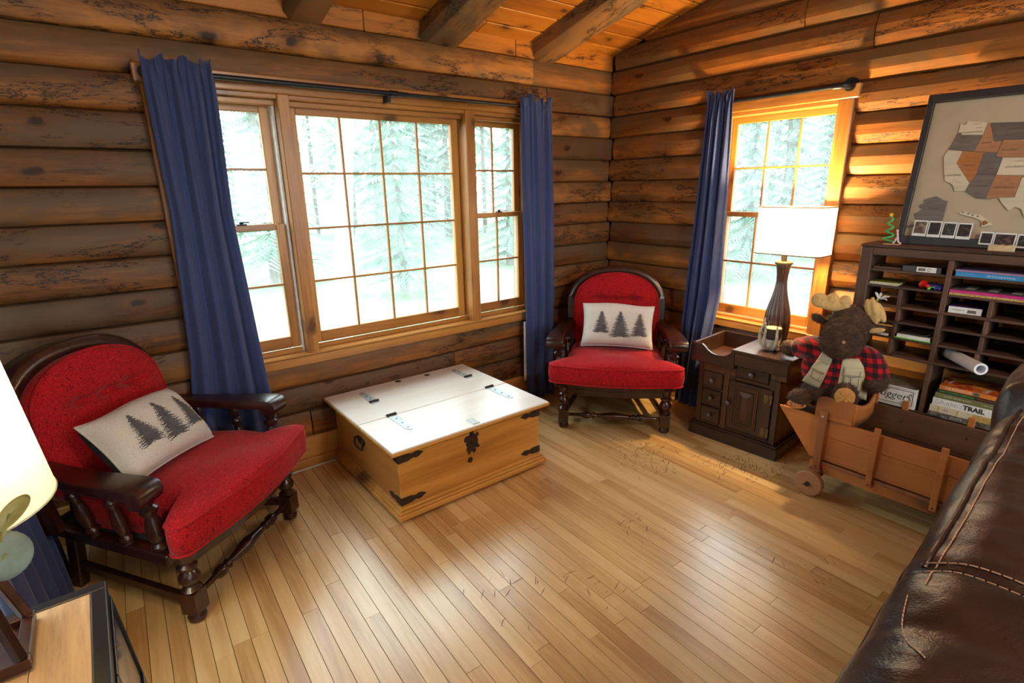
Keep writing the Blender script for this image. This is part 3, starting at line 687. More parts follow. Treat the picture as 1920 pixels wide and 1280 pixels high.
def back_out(n=44):
    """outline of the back cushion: (x, t) with t from 0 at the seat to 1 at the top"""
    P = []
    for i in range(n+1):
        a = PI*i/n
        P.append((.285*math.cos(a)*(1 if abs(math.cos(a)) < .9 else 1), .60+.40*math.sin(a)**.9))
    return [(.255,.02),(.282,.10),(.290,.30),(.289,.48)]+P[1:-1]+[(-.289,.48),(-.290,.30),(-.282,.10),(-.255,.02)]
BZ0, BZ1 = .400, .905
def back_pt(x, t, off):
    """point on the leaning back plane; off = towards the sitter"""
    z = lerp(BZ0, BZ1, t); y = .235+.090*t; return (x, y-off*.97, z+off*.22)
def make_chair(name, label, loc, rz):
    t = thing(name, label, 'armchair', loc, rz)
    D = M['darkwood']
    for s in (-1, 1):
        mb = MB(); x = .315*s; y = -.30
        mb.lathe([(.020,0),(.030,.006),(.033,.022),(.027,.034),(.030,.042)], 14, (x,y,0)); mb.box(x-.031,x+.031,y-.031,y+.031,.042,.128)
        mb.lathe([(.030,.128),(.036,.136),(.026,.146),(.020,.152),(.034,.168),(.037,.184),(.030,.200),(.022,.212),(.034,.222),(.034,.234),(.024,.244),(.030,.256),(.034,.300)], 14, (x,y,0))
        mb.build('leg', D, t)
        mb = MB(); mb.bar((.21*s,.30,0),(.215*s,.255,.30),.042,.046,(0,-1,0)); mb.build('leg', D, t, bevel=.004)
        mb = MB(); mb.bar((.315*s,-.27,.088),(.213*s,.28,.10),.024,.036); mb.build('side_stretcher', D, t, bevel=.003)
        mb = MB(); spin((.345*s,-.248,.305),(.362*s,-.240,.552),.029,mb); mb.build('arm_post', D, t)
        mb = MB(); spin((.325*s,-.10,.305),(.348*s,-.075,.557),.022,mb); mb.build('spindle', D, t)
        mb = MB(); spin((.298*s,.060,.305),(.332*s,.10,.562),.022,mb); mb.build('spindle', D, t)
        # arm: flat board whose nose rolls over at the front
        AT = [(-.278,.052),(-.17,.052),(-.04,.048),(.10,.042),(.30,.034)]; AC = [(-.278,.378),(-.17,.372),(-.04,.360),(.10,.338),(.30,.300)]
        side_ = [(-.252,.514),(-.270,.517),(-.284,.528),(-.291,.546),(-.289,.565),(-.281,.579),(-.267,.587),(-.245,.590),(-.17,.590),(-.04,.588),(.10,.592),(.22,.600),(.30,.602),(.30,.566),(.22,.564),(.10,.556),(-.04,.550),(-.17,.548),(-.222,.546),(-.228,.534),(-.236,.522)]
        mb = MB(); n_ = len(side_); vs = [((interp(AC,y)-interp(AT,y))*s, y, z) for y, z in side_]+[((interp(AC,y)+interp(AT,y))*s, y, z) for y, z in side_]
        fs = [tuple(range(n_-1,-1,-1)), tuple(range(n_,2*n_))]+[(i,(i+1)%n_,n_+(i+1)%n_,n_+i) for i in range(n_)]
        if s > 0: fs = [tuple(reversed(f)) for f in fs]
        mb.smooth = True; mb.add(vs, fs)
        mb.build('armrest', D, t, bevel=.007, seg=2, sharp=50)
    # front stretcher
    mb = MB(); P = [(.011,0),(.012,.09),(.022,.105),(.025,.13),(.014,.15),(.021,.165),(.013,.178),(.016,.20),(.026,.27),(.028,.29)]
    prof = [(r, -.29+z) for r, z in P]+[(r, .29-z) for r, z in reversed(P)]
    mb.lathe(prof, 12, (0,-.30,.088), 'x'); mb.build('front_stretcher', D, t)
    # seat frame: bowed front rail, side rails and back rail
    mb = MB(); fr = [(-.355,-.315),(-.30,-.345),(-.15,-.372),(0,-.380),(.15,-.372),(.30,-.345),(.355,-.315)]
    mb.prism(fr+[(.33,-.28),(-.33,-.28)], .282, .326, 'z'); mb.prism([(x*.97, y+.012) for x, y in fr]+[(.32,-.28),(-.32,-.28)], .240, .282, 'z')
    mb.build('front_rail', D, t, bevel=.004)
    for s in (-1, 1): MB().bar((.345*s,-.30,.293),(.235*s,.29,.293),.075,.046).build('side_rail', D, t, bevel=.006)
    box('back_rail', -.25, .25, .262, .302, .262, .318, D, t, .004)
    MB().prism([(-.33,-.29),(.33,-.29),(.24,.27),(-.24,.27)], .300, .327, 'z').build('seat_board', M['blackcloth'], t)
    # hoop back: a broad bent rail around the cushion
    pth = []
    for i in range(33):
        a = PI*i/32; c, s_ = math.cos(a), math.sin(a); x = .314*(abs(c)**.85)*(1 if c >= 0 else -1); tt = .52+.52*s_**.85
        pth.append(back_pt(x, tt, -.030))
    pre = [(.292,.262,.300),(.300,.275,.42),(.310,.288,.54)]; pth = pre+[p for p in pth]+[(-x,y,z) for x, y, z in reversed(pre)]
    mb = MB(); sec = [(-.052,-.026),(-.046,-.032),(.046,-.032),(.052,-.026),(.052,.020),(.046,.026),(-.046,.026),(-.052,.020)]
    # oriented so that the broad face looks forward
    vs = []; fs = []; m_ = len(pth); k = len(sec); fw = Vector((0,.97,-.22))
    for j, p in enumerate(pth):
        d = (Vector(pth[min(j+1,m_-1)])-Vector(pth[max(j-1,0)])).normalized(); nrm = d.cross(fw).normalized()
        wide = .62+.38*min(1, max(0, (p[2]-.5)/.3))
        for a, b in sec: vs.append(Vector(p)+fw*a*1.1+nrm*b*wide)
    for j in range(m_-1):
        for i in range(k): fs.append((j*k+i, j*k+(i+1)%k, (j+1)*k+(i+1)%k, (j+1)*k+i))
    fs += [tuple(range(k-1,-1,-1)), tuple((m_-1)*k+i for i in range(k))]
    mb.smooth = True; mb.add(vs, fs); mb.build('back_hoop', D, t, sharp=50)
    for x in (-.17,-.085,0,.085,.17):
        mb = MB(); spin((x,.285,.315), back_pt(x*1.05, .94 if abs(x) < .1 else .88, -.045), .013, mb, 8); mb.build('back_spindle', D, t)
    mb, pip = cushion_seat(); sc_ = mb.build('seat_cushion', M['red'], t, sharp=180)
    mp = MB(); [mp.tube(p, .0055, 6) for p in pip]; mp.build('piping', M['red'], sc_)
    # back cushion with buttons
    out = back_out(); n = len(out); prof = [(0,-.015),(.93,-.012),(.985,.0),(1.0,.020),(1.0,.055),(.985,.076),(.96,.085)]+[(.93*(1-i/26), .114-.026*(1-i/26)**3) for i in range(27)]
    btn = [(-.11,.655),(0,.640),(.11,.655)]
    vs = []; fs = []
    for (s, off) in prof:
        for (x, tt) in out:
            X, T = x*s, .5+(tt-.5)*s; dd = 0
            if off > .08:
                for bx, bt in btn: dd += .026*math.exp(-(((X-bx)/.028)**2+((T-bt)/.050)**2))
                dd += .030*math.exp(-((T-.65)/.020)**2)*(1 if abs(X) < .15 else math.exp(-((abs(X)-.15)/.03)**2))
            vs.append(back_pt(X, T, off-dd))
    # centre rings are dense enough for the tufting: extra grid over the face
    for j in range(len(prof)-1):
        for i in range(n): fs.append((j*n+i, j*n+(i+1)%n, (j+1)*n+(i+1)%n, (j+1)*n+i))
    mb = MB(); mb.smooth = True; mb.add(vs, fs); bc = mb.build('back_cushion', M['red'], t, sharp=180)
    mp = MB(); mp.tube([back_pt(x*.992, .5+(tt-.5)*.992, .080) for x, tt in out+[out[0]]], .0055, 6); mp.build('piping', M['red'], bc)
    return t
chair_a = make_chair('armchair', 'red tweed armchair with dark turned legs beside the wooden chest and the table lamp', (-3.135,-.473,0), math.radians(43.6))
chair_b = make_chair('armchair', 'red tweed armchair with dark turned legs set in the corner between two curtains', (-.572,-.605,0), math.radians(-48))

# ------------------------------------------------------------------ lumbar pillows with printed trees
def make_pillow(label, par_loc, rz, lean, roll, seed):
    rr = random.Random(seed); W, H, T = .226, .142, .080
    def surf(u, v, side):
        """u, v in -1..1"""
        e = (1-abs(u)**3.6)*(1-abs(v)**3.0); th = T*max(0, e)**.46
        pin = 1-.085*(1-abs(u)**2)*abs(v)**3; pinx = 1-.06*(1-abs(v)**2)*abs(u)**3
        wr = .0035*math.sin(7*u+seed)*math.sin(5*v)+.003*math.sin(13*u*v+seed)
        return Vector((u*W*pinx, -side*(th+wr*e), v*H*pin+.010*math.sin(3*u+seed)*(v > 0)*abs(v)**2))
    t = thing('throw_pillow', label, 'pillow', par_loc, rz, None, lean, roll)
    mb = MB().grid(lambda u, v: surf(2*u-1, 2*v-1, 1), 36, 26); f = mb.build('pillow_front', M['linen'], t, sharp=180)
    mb = MB().grid(lambda u, v: surf(2*u-1, 2*v-1, -1), 36, 26, flip=True); mb.build('pillow_back', M['blackcloth'], t, sharp=180)
    edge = [surf(lerp(-1,1,i/20), -1, 0) for i in range(21)]+[surf(1, lerp(-1,1,i/14), 0) for i in range(1,15)]+[surf(lerp(1,-1,i/20), 1, 0) for i in range(1,21)]+[surf(-1, lerp(1,-1,i/14), 0) for i in range(1,15)]
    MB().tube(edge, .004, 6).build('piping', M['linen'], t)
    for (cx, base, hh, ww) in ((-.46,-.42,.98,.23),(.06,-.58,1.16,.285),(.60,-.50,1.02,.235)):
        q = MB()
        def P(u, v): p = surf(u, v, 1); p.y -= .0012; return p
        def sliver(u0, v0, u1, v1, w):
            du, dv = u1-u0, v1-v0; L = math.hypot(du, dv)+1e-6; nx, ny = -dv/L*w, du/L*w*1.5
            um, vm = lerp(u0,u1,.45), lerp(v0,v1,.45); q.add([P(u0,v0),P(um+nx,vm+ny),P(u1,v1),P(um-nx,vm-ny)], [(3,2,1,0)])
        q.add([P(cx-.014,base),P(cx+.014,base),P(cx+.004,base+hh),P(cx-.004,base+hh)], [(0,1,2,3)])
        for k in range(14):
            f_ = k/14; f2 = (k+1.35)/14; w0 = ww*.40*(1-f_)**.85+.010; w1 = ww*.17*(1-min(1,f2))**.85+.006; z0 = base+.05+hh*.93*f_; z1 = min(base+hh, base+.05+hh*.93*f2)
            q.add([P(cx-w0,z0-.02*(1-f_)),P(cx,z0+.015),P(cx+w0,z0-.02*(1-f_)),P(cx+w1,z1),P(cx-w1,z1)], [(0,1,4),(1,3,4),(1,2,3)])
        for k in range(24):
            f_ = k/23; v0 = base+.06+hh*.92*f_; L = ww*(1-f_)**.8*(.82+.3*((k*7)%5)/5)+.012
            for s in (-1, 1):
                u1 = cx+s*L; v1 = v0-.05*(1-f_)-.01+rr.uniform(-.02,.02); sliver(cx-s*.02, v0, u1, v1, .020)
                m_ = max(2, int(L/.028))
                for z in range(m_):
                    a = (z+.6)/m_; bu, bv = lerp(cx,u1,a), lerp(v0,v1,a); sliver(bu, bv, bu+s*rr.uniform(.02,.05), bv+rr.choice((-1,1))*rr.uniform(.015,.04), .009)
        q.build('printed_tree', M['treeprint'], t)
    return t
make_pillow('linen pillow printed with three trees slanting on the armchair beside the chest', (-3.165,-.535,.615), math.radians(43.6+4), math.radians(-40), math.radians(4), 1)
make_pillow('linen pillow printed with three trees leaning on the corner armchair', (-.632,-.672,.632), math.radians(-48), math.radians(-20), math.radians(1.5), 2)

# ------------------------------------------------------------------ chest used as a coffee table
cl = (-1.872, -.44, 0)
ch = thing('storage_chest', 'honey pine storage chest with a pale hinged lid and black iron straps', 'chest', cl)
HX, FY, BY = .422, -.402, .385
def cbox(n, x0, x1, y0, y1, z0, z1, m, bev=.003): return box(n, x0, x1, y0, y1, z0, z1, m, ch, bev)
M['chest_y'] = wood('honey_chest_pine_side', (.40,.165,.035), (.52,.235,.055), (.60,.30,.08), 'y', .8, .45, .1, knots=1.2, var=.08, grainy=.2)
cbox('front_board', -HX, HX, FY, FY+.022, .05, .348, M['chest']); cbox('back_board', -HX, HX, BY-.022, BY, .05, .348, M['chest'])
for s in (-1, 1): cbox('side_board', min(s*HX, s*(HX-.022)), max(s*HX, s*(HX-.022)), FY+.022, BY-.022, .05, .348, M['chest_y'])
cbox('bottom_board', -HX+.02, HX-.02, FY+.02, BY-.02, .04, .06, M['chest'])
def molding(name, x0, x1, y0, y1, steps, mat):
    mb = MB()
    for (o_, za, zb) in steps: mb.prism([(x0-o_,y0-o_),(x1+o_,y0-o_),(x1+o_,y1),(x0-o_,y1)], za, zb, 'z')
    return mb.build(name, mat, ch, bevel=.003)
molding('plinth', -HX, HX, FY, BY, [(.030,.016,.040),(.022,.040,.054),(.012,.054,.068)], M['chest'])
for (x, y) in ((-.36,-.36),(.36,-.36),(-.36,.33),(.36,.33)): MB().lathe([(.036,0),(.042,.006),(.042,.014),(.038,.018)], 14, (x,y,0)).build('bun_foot', M['lid'], ch)
LX0, LX1, LY0, LY1, LS = -.470, .452, -.452, .405, -.070
lidb = cbox('lid', LX0, LX1, LS+.001, LY1, .362, .386, M['lid'], .004); lidf = cbox('lid', LX0, LX1, LY0, LS-.001, .362, .386, M['lid'], .004)
molding('lid_molding', -HX, HX, FY, BY-.0, [(.020,.346,.354),(.034,.354,.362)], M['chest'])
mb = MB()
for (a,b,c,d) in ((LX0-.004,LX1+.004,LY0-.004,LY0+.004),): mb.box(a,b,c,d,.364,.380)
mb.box(LX0-.004,LX0+.002,LY0,LY1,.364,.380); mb.box(LX1-.002,LX1+.004,LY0,LY1,.364,.380); mb.build('lid_edge', M['chest'], ch, bevel=.003)
def strap_hinge(x, y0, y1, par):
    """tapered steel strap lying on the lid, knuckle at y0"""
    s = 1 if y1 > y0 else -1; L = abs(y1-y0); o = [(-.021,0),(-.024,.25*L),(-.018,.75*L),(-.020,.86*L),(-.008,L),(.008,L),(.020,.86*L),(.018,.75*L),(.024,.25*L),(.021,0)]
    mb = MB().prism([(x+a, y0+s*b) for a, b in (o if s > 0 else o)], .386, .3885, 'z'); mb.box(x-.024,x+.024,min(y0,y0-s*.028),max(y0,y0-s*.028),.386,.3882)
    h = mb.build('strap_hinge', M['steel'], par)
    k = MB().lathe([(.0075,-.026),(.0075,.026)], 10, (x,y0-s*.004,.392), 'x'); k.build('hinge_pin', M['iron'], h)
    for b in (.25,.55,.85): MB().lathe([(.0045,0),(.003,.0022)], 8, (x,y0+s*b*L,.3884)).build('screw', M['iron'], h)
strap_hinge(.330, LS-.004, LS-.215, ch); strap_hinge(-.288, LS-.004, LS-.215, ch)
strap_hinge(.335, .165, .34, ch); strap_hinge(-.280, .165, .34, ch)
cbox('hasp', -.026, .012, LY0+.018, LY0+.085, .386, .389, M['steel'], .001)
MB().lathe([(.018,0),(.012,.002)], 10, (.16,.36,.386)).build('knot_plug', M['iron'], ch); 
MB().lathe([(.020,0),(.012,.002)], 10, (-.03,.375,.386)).build('knot_plug', M['iron'], ch)
# ornate lock plate
lp = [(.0,.14),(.010,.14),(.012,.108),(.026,.100),(.030,.112),(.040,.104),(.040,.090),(.030,.086),(.036,.070),(.034,.048),(.046,.028),(.030,.024),(.018,.032),(.022,.010),(.008,.0),(.0,.014),(-.008,.016),(-.020,-.002),(-.026,.006),(-.022,.022),(-.034,.020),(-.030,.044),(-.036,.060),(-.030,.078),(-.044,.072),(-.046,.090),(-.034,.104),(-.020,.102),(-.012,.110),(-.010,.14)]
MB().prism([(x-.020, z+.215) for x, z in lp], FY-.003, FY+.001, 'y').build('lock_plate', M['iron'], ch)
MB().box(-.024,-.014,FY-.007,FY-.002,.27,.350).build('hasp_bar', M['iron'], ch, bevel=.001)
MB().lathe([(.016,-.002),(.013,-.0005)], 10, (-.035,FY,.185), 'y').build('knot', M['iron'], ch)
# corner straps: one leaf on the front, one on the side, pointed ends
def corner_strap(sx, z):
    lf = [(0,-.019),(.05,-.018),(.066,-.012),(.078,-.011),(.088,-.017),(.103,-.014),(.118,-.006),(.130,.001),(.118,.007),(.103,.014),(.088,.015),(.078,.010),(.066,.011),(.05,.017),(0,.019)]
    mb = MB().prism([(sx*(HX-a), z+b+ a*.03) for a, b in lf], FY-.003, FY+.0005, 'y')
    mb.prism([(FY-.003+a, z+b) for a, b in lf], sx*(HX-.0005), sx*(HX+.003), 'x')
    mb.build('corner_strap', M['iron'], ch)
for sx in (-1, 1):
    for z in (.315, .098): corner_strap(sx, z)
# drop handle on the side
hd = MB().prism([(-.045,-.012),(-.03,-.020),(0,-.022),(.03,-.020),(.045,-.012),(.045,.012),(.03,.02),(0,.022),(-.03,.02),(-.045,.012)], -HX-.003, -HX, 'x'); hd.xf(Matrix.Translation((0,.03,.25)))
h = hd.build('handle_plate', M['iron'], ch)
MB().tube([(-HX-.005,-.004,.262),(-HX-.014,-.02,.255),(-HX-.018,-.02,.225),(-HX-.018,.0,.214),(-HX-.018,.03,.212),(-HX-.018,.065,.214),(-HX-.018,.082,.225),(-HX-.014,.082,.255),(-HX-.005,.066,.262)], .0055, 8).build('drop_handle', M['iron'], ch)
# ------------------------------------------------------------------ small dark cabinet with a sunken tray
cab = thing('side_cabinet', 'small dark stained cabinet with four drawers, a panelled door and a sunken tray top', 'cabinet', (-.455,-1.128,0), -PI/2-math.radians(-3.0))
C = M['cabwood']; CX = wood('dark_cabinet_rail', (.015,.006,.0035), (.040,.0145,.007), (.090,.032,.012), 'x', 1.2, .34, .3, var=.25)
def kb(n, x0,x1,y0,y1,z0,z1, m=None, bev=.002, par=None): return box(n, x0,x1,y0,y1,z0,z1, m or C, par or cab, bev)
W_, D_ = .545, .355
mb = MB().box(0,W_,0,D_,0,.070); mb.box(.006,W_-.006,.006,D_,.070,.082); mb.build('plinth', CX, cab, bevel=.004)
kb('side_panel', .030,.046,.028,D_-.01,.082,.475); kb('side_panel', W_-.046,W_-.030,.028,D_-.01,.082,.475)
kb('back_panel', .046,W_-.046,D_-.022,D_-.01,.082,.475); kb('inner_shelf', .046,W_-.046,.06,D_-.022,.082,.094)
kb('stile', .030,.062,.022,.044,.082,.475); kb('stile', .190,.225,.022,.044,.082,.475); kb('stile', W_-.062,W_-.030,.022,.044,.082,.475)
kb('rail', .062,W_-.062,.024,.044,.082,.100, CX); kb('rail', .046,.262,.024,.044,.424,.476, CX); kb('rail', .225,.262,.024,.044,.400,.426, CX); kb('rail', .450,W_-.046,.024,.044,.400,.505, CX); kb('rail', .262,.450,.024,.044,.496,.505, CX)
for z in (.205,.315,.425): kb('rail', .062,.190,.026,.044,z-.006,z+.006, CX)
kb('rail', .225,W_-.062,.026,.044,.405,.425, CX)
def drawer(x0,x1,z0,z1):
    d = kb('drawer', x0,x1,.014,.034,z0,z1, CX, .004); kb('drawer_box', x0+.006,x1-.006,.034,.22,z0+.004,z1-.006, CX, 0, d)
    k = MB().lathe([(.006,.0),(.006,-.010),(.015,-.014),(.0155,-.019),(.010,-.024),(.0,-.025)], 14, ((x0+x1)/2,.014,(z0+z1)/2), 'y'); k.build('knob', M['knob'], d)
M['knob'] = plain('pewter_knob', (.11,.10,.09), .4, .6)
drawer(.066,.186,.104,.198); drawer(.066,.186,.212,.308); drawer(.066,.186,.322,.418)
drawer(.262,.452,.428,.498)
dr = kb('door', .229,W_-.066,.016,.038,.104,.400, C, .003)
mb = MB()
ox0, ox1, oz0, oz1 = .262, .405, .130, .378
for k, (i_, y) in enumerate(((0,.010),(.010,.013),(.020,.016))):
    a, b, c, d = ox0+i_, ox1-i_, oz0+i_, oz1-i_; w = .008
    mb.box(a,b,y,.018,c,c+w); mb.box(a,b,y,.018,d-w,d); mb.box(a,a+w,y,.018,c+w,d-w); mb.box(b-w,b,y,.018,c+w,d-w)
mb.build('panel_molding', C, dr, bevel=.002)
a, b, c, d = ox0+.034, ox1-.034, oz0+.034, oz1-.034; e = .020
MB().add([(a-.006,.0175,c-.006),(b+.006,.0175,c-.006),(b+.006,.0175,d+.006),(a-.006,.0175,d+.006),(a+e,.008,c+e),(b-e,.008,c+e),(b-e,.008,d-e),(a+e,.008,d-e)], [(0,1,5,4),(1,2,6,5),(2,3,7,6),(3,0,4,7),(4,5,6,7)])
mb = MB(); mb.add([(a-.006,.0175,c-.006),(b+.006,.0175,c-.006),(b+.006,.0175,d+.006),(a-.006,.0175,d+.006),(a+e,.008,c+e),(b-e,.008,c+e),(b-e,.008,d-e),(a+e,.008,d-e)], [(0,1,5,4),(1,2,6,5),(2,3,7,6),(3,0,4,7),(4,5,6,7)]); mb.build('raised_panel', C, dr)
MB().lathe([(.006,.0),(.006,-.010),(.015,-.014),(.0155,-.019),(.010,-.024),(.0,-.025)], 14, (.236,.016,.262), 'y').build('knob', M['knob'], dr)
for z in (.145, .345):
    h = MB(); h.box(.438,.458,.011,.018,z-.026,z+.026); h.box(.464,.482,.011,.018,z-.026,z+.026); h.lathe([(.005,-.026),(.005,.026)], 8, (.461,.012,z)); h.build('hinge', M['brass'], dr, bevel=.001)
# tray side with a scooped front, and the flat top slab
scoop = [(-.012,.475),(.255,.475),(.255,.585),(.238,.577),(.222,.562),(.205,.548),(.18,.540),(.145,.538),(.115,.543),(.09,.556),(.07,.574),(.05,.588),(-.012,.590)]
MB().prism(scoop, -.006, .010, 'y').build('scooped_apron', CX, cab, bevel=.002)
kb('tray_side', -.012,.004,.010,D_+.014,.475,.590); kb('tray_back', .004,.24,D_-.004,D_+.014,.475,.590, CX); kb('tray_floor', .004,.24,.010,D_-.004,.483,.492, CX)
kb('tray_divider', .24,.256,.010,D_+.012,.475,.572)
kb('top_slab', .236,W_+.016,-.008,D_+.014,.572,.592, CX, .003); kb('apron', .256,W_+.006,-.004,.014,.500,.572, CX, .002); kb('apron_side', W_-.006,W_+.008,.014,D_,.500,.572, C, .002)
kb('apron_end', W_-.08,W_+.004,.004,.03,.470,.502, C, .002)

# ------------------------------------------------------------------ table lamp by the window
lx, ly, lz = -.175, -1.468, .592
M['lampbody'] = wood('ribbed_walnut_ceramic', (.035,.017,.012), (.070,.034,.024), (.11,.06,.042), 'z', 1, .28, .5, var=.1)
tl = thing('table_lamp', 'lit table lamp with a ribbed dark vase body on the small cabinet', 'lamp', (lx,ly,lz))
PR = [(.052,0),(.056,.012),(.062,.04),(.069,.09),(.071,.135),(.066,.19),(.054,.24),(.042,.285),(.033,.33),(.0285,.37),(.030,.41),(.035,.445),(.040,.468)]
PR = [(interp([(z,r) for r,z in PR], .468*i/40), .468*i/40) for i in range(41)]
MB().lathe(PR, 120, flute=lambda t, z: 1-.055*abs(math.cos(t*7.5))**.5*0-.13*(1-abs(math.sin(t*7.5)))**2).build('lamp_base', M['lampbody'], tl, sharp=180)
MB().lathe([(.042,.466),(.046,.470),(.046,.480),(.036,.486)], 24).build('collar', M['brass'], tl)
MB().lathe([(.013,.484),(.013,.560)], 12).build('socket', M['brass'], tl)
def shade_mat(name, col, tr):
    m = bpy.data.materials.new(name); m.use_nodes = True; nt = m.node_tree; nt.nodes.clear(); out = nt.nodes.new('ShaderNodeOutputMaterial')
    d = nt.nodes.new('ShaderNodeBsdfDiffuse'); t = nt.nodes.new('ShaderNodeBsdfTranslucent'); mx = nt.nodes.new('ShaderNodeMixShader'); mx.inputs[0].default_value = tr
    v1, _ = coords(nt, (40,40,420), False); n1 = noise_(nt, v1, 1, 2); v2, _ = coords(nt, (420,420,40), False); n2 = noise_(nt, v2, 1, 2)
    f = math_(nt, 'MULTIPLY', math_(nt, 'ADD', n1, n2), .5); c = ramp(nt, f, [(.35, tuple(q*.8 for q in col)), (.65, col)])
    nt.links.new(c, d.inputs[0]); nt.links.new(c, t.inputs[0]); nt.links.new(d.outputs[0], mx.inputs[1]); nt.links.new(t.outputs[0], mx.inputs[2]); nt.links.new(mx.outputs[0], out.inputs[0]); return m
M['shade'] = shade_mat('cream_linen_shade', (.86,.80,.68), .55)
def rrect(hx, hy, r, n=6):
    P = []
    for (cx, cy, a0) in ((hx-r,hy-r,0),(-hx+r,hy-r,90),(-hx+r,-hy+r,180),(hx-r,-hy+r,270)):
        P += [(cx+r*math.cos(math.radians(a0+90*i/n)), cy+r*math.sin(math.radians(a0+90*i/n))) for i in range(n+1)]
    return P
ringp = rrect(.092, .176, .030); n = len(ringp); vs = []; fs = []
for k in range(9):
    z = .530+.250*k/8
    for (x, y) in ringp: vs.append((x, y-.036, z))
for k in range(8):
    for i in range(n): fs.append((k*n+i, k*n+(i+1)%n, (k+1)*n+(i+1)%n, (k+1)*n+i))
mb = MB(); mb.smooth = True; mb.add(vs, fs); shd = mb.build('lamp_shade', M['shade'], tl, sharp=60)
M['trimtape'] = plain('brown_shade_trim', (.16,.10,.06), .8)
for z in (.530, .780): MB().tube([(x*1.004,(y)*1.002-.036,z) for x, y in ringp+[ringp[0]]], .0035, 6).build('shade_trim', M['trimtape'], shd)
MB().tube([(0,-.036-.17,.70),(0,-.036,.70),(0,0,.56)], .003, 6).build('shade_spider', M['brass'], shd); MB().tube([(-.09,-.036,.70),(.09,-.036,.70)], .003, 6).build('shade_spider', M['brass'], shd)
m, nt, nd, lk, b = newmat('bulb_glow'); b.inputs['Emission Color'].default_value = (1,.72,.40,1); b.inputs['Emission Strength'].default_value = 40; M['bulb'] = m
MB().ball((0,-.018,.635), (.026,.026,.032), 14, 10).build('bulb', M['bulb'], tl)
lamp_light('table_lamp_light', (lx-.0,ly-.020,lz+.700), 105, (1.0,.66,.28), .035)

# ------------------------------------------------------------------ antler candle holder on the cabinet
M['antler'] = plain('antler_resin', (.50,.47,.40), .45, noise_amt=.3, scale=25); M['barkcup'] = wood('bark_cup', (.02,.016,.013), (.06,.05,.04), (.14,.12,.10), 'x', 2, .8)
cd = thing('candle_holder', 'antler candle holder with a bark cup beside the plush moose paw', 'candle holder', (-.285,-1.505,.592), math.radians(20))
cup = MB().lathe([(.030,.062),(.040,.068),(.046,.080),(.047,.088),(.044,.094),(.048,.100),(.0475,.108),(.045,.112),(.048,.118),(.046,.126)], 22); cup.build('bark_cup', M['barkcup'], cd)
M['cutwood'] = plain('pale_cut_wood', (.66,.55,.38), .7, scale=60)
MB().lathe([(.043,.1255),(.043,.128),(.010,.1285)], 22).build('candle_top', M['cutwood'], cd)
MB().lathe([(.030,0),(.034,.004),(.026,.016),(.018,.03),(.020,.064)], 14).build('foot_stem', M['antler'], cd)
for (a, sp) in ((25,[(.03,.006),(.060,.030),(.072,.070),(.066,.115),(.072,.150)]),(150,[(.03,.006),(.058,.028),(.070,.068),(.064,.120),(.070,.165)]),(205,[(.03,.010),(.062,.038),(.070,.080),(.062,.130),(.060,.150)]),(270,[(.02,.008),(.046,.022),(.060,.040),(.062,.056)]),(330,[(.03,.008),(.060,.030),(.070,.065),(.066,.110),(.060,.135)]),(90,[(.03,.010),(.058,.036),(.064,.090),(.050,.140),(.046,.180)])):
    c_, s_ = math.cos(math.radians(a)), math.sin(math.radians(a)); p = spline([(r*c_, r*s_, z) for r, z in sp], 4); k = len(p)
    MB().tube(p, [lerp(.0115,.003,(i/(k-1))**1.6) for i in range(k)], 8).build('antler_tine', M['antler'], cd)
for a in (240, 300, 20, 140): MB().ball((.040*math.cos(math.radians(a)),.040*math.sin(math.radians(a)),.010), (.018,.014,.0098), 10, 6).build('antler_burr', M['antler'], cd)
# ------------------------------------------------------------------ toy wagon
wg = thing('toy_wagon', 'old orange wooden toy wagon with slatted posts and disc wheels below the pigeonhole shelf', 'wagon', (-.56,-1.920,0), -PI/2)
WO, WP, WD = M['wagon'], M['wagonpost'], M['wagondark']
M['wagon_x'] = wood('orange_wagon_side', (.30,.090,.020), (.43,.145,.032), (.50,.19,.05), 'x', .9, .42, .1, knots=.7, var=.18); WX = M['wagon_x']
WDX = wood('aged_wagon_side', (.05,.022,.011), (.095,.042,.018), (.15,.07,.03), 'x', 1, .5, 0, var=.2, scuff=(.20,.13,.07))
def wb(n, x0,x1,y0,y1,z0,z1, m, bev=.002): return box(n, x0,x1,y0,y1,z0,z1, m, wg, bev)
LE, YD = 1.02, .228
wb('lower_board', .02,LE, 0,.014,.178,.304, WX); wb('upper_board', .02,LE, 0,.014,.3055,.393, WX)
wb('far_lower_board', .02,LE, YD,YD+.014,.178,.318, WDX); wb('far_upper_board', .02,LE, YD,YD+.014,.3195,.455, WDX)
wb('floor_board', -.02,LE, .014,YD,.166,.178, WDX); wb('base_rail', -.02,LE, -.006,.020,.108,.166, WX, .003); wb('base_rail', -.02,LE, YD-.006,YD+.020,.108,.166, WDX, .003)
wb('ledge_strip', .035,LE, -.016,.0,.160,.176, WP, .003)
wb('end_board', LE,LE+.014, 0,YD+.014,.166,.393, WO)
for i, x in enumerate((.0,.235,.482,.727,.96)):
    w = .036 if i == 0 else .026; z1 = .432 if i else .438
    p = wb('post', x,x+w, -.030,-.0165,.135,z1, WP if i == 0 else WX, .003)
    MB().lathe([(.0045,-.0318),(.0035,-.0300)], 8, (x+w/2,0,.150), 'y').build('rivet', M['iron'], p)
    if i: 
        f = wb('far_post', x+.015,x+.041, YD+.014,YD+.028,.135,.497, WX, .003)
        for z in (.30,.40): MB().lathe([(.005,YD-.0012),(.004,YD+.002)], 8, (x+.028,0,z), 'y').build('nail_head', M['iron'], f)
MB().lathe([(.006,-.034),(.005,-.030)], 8, (.018,0,.415), 'y').build('bolt_head', M['steel'], wg)
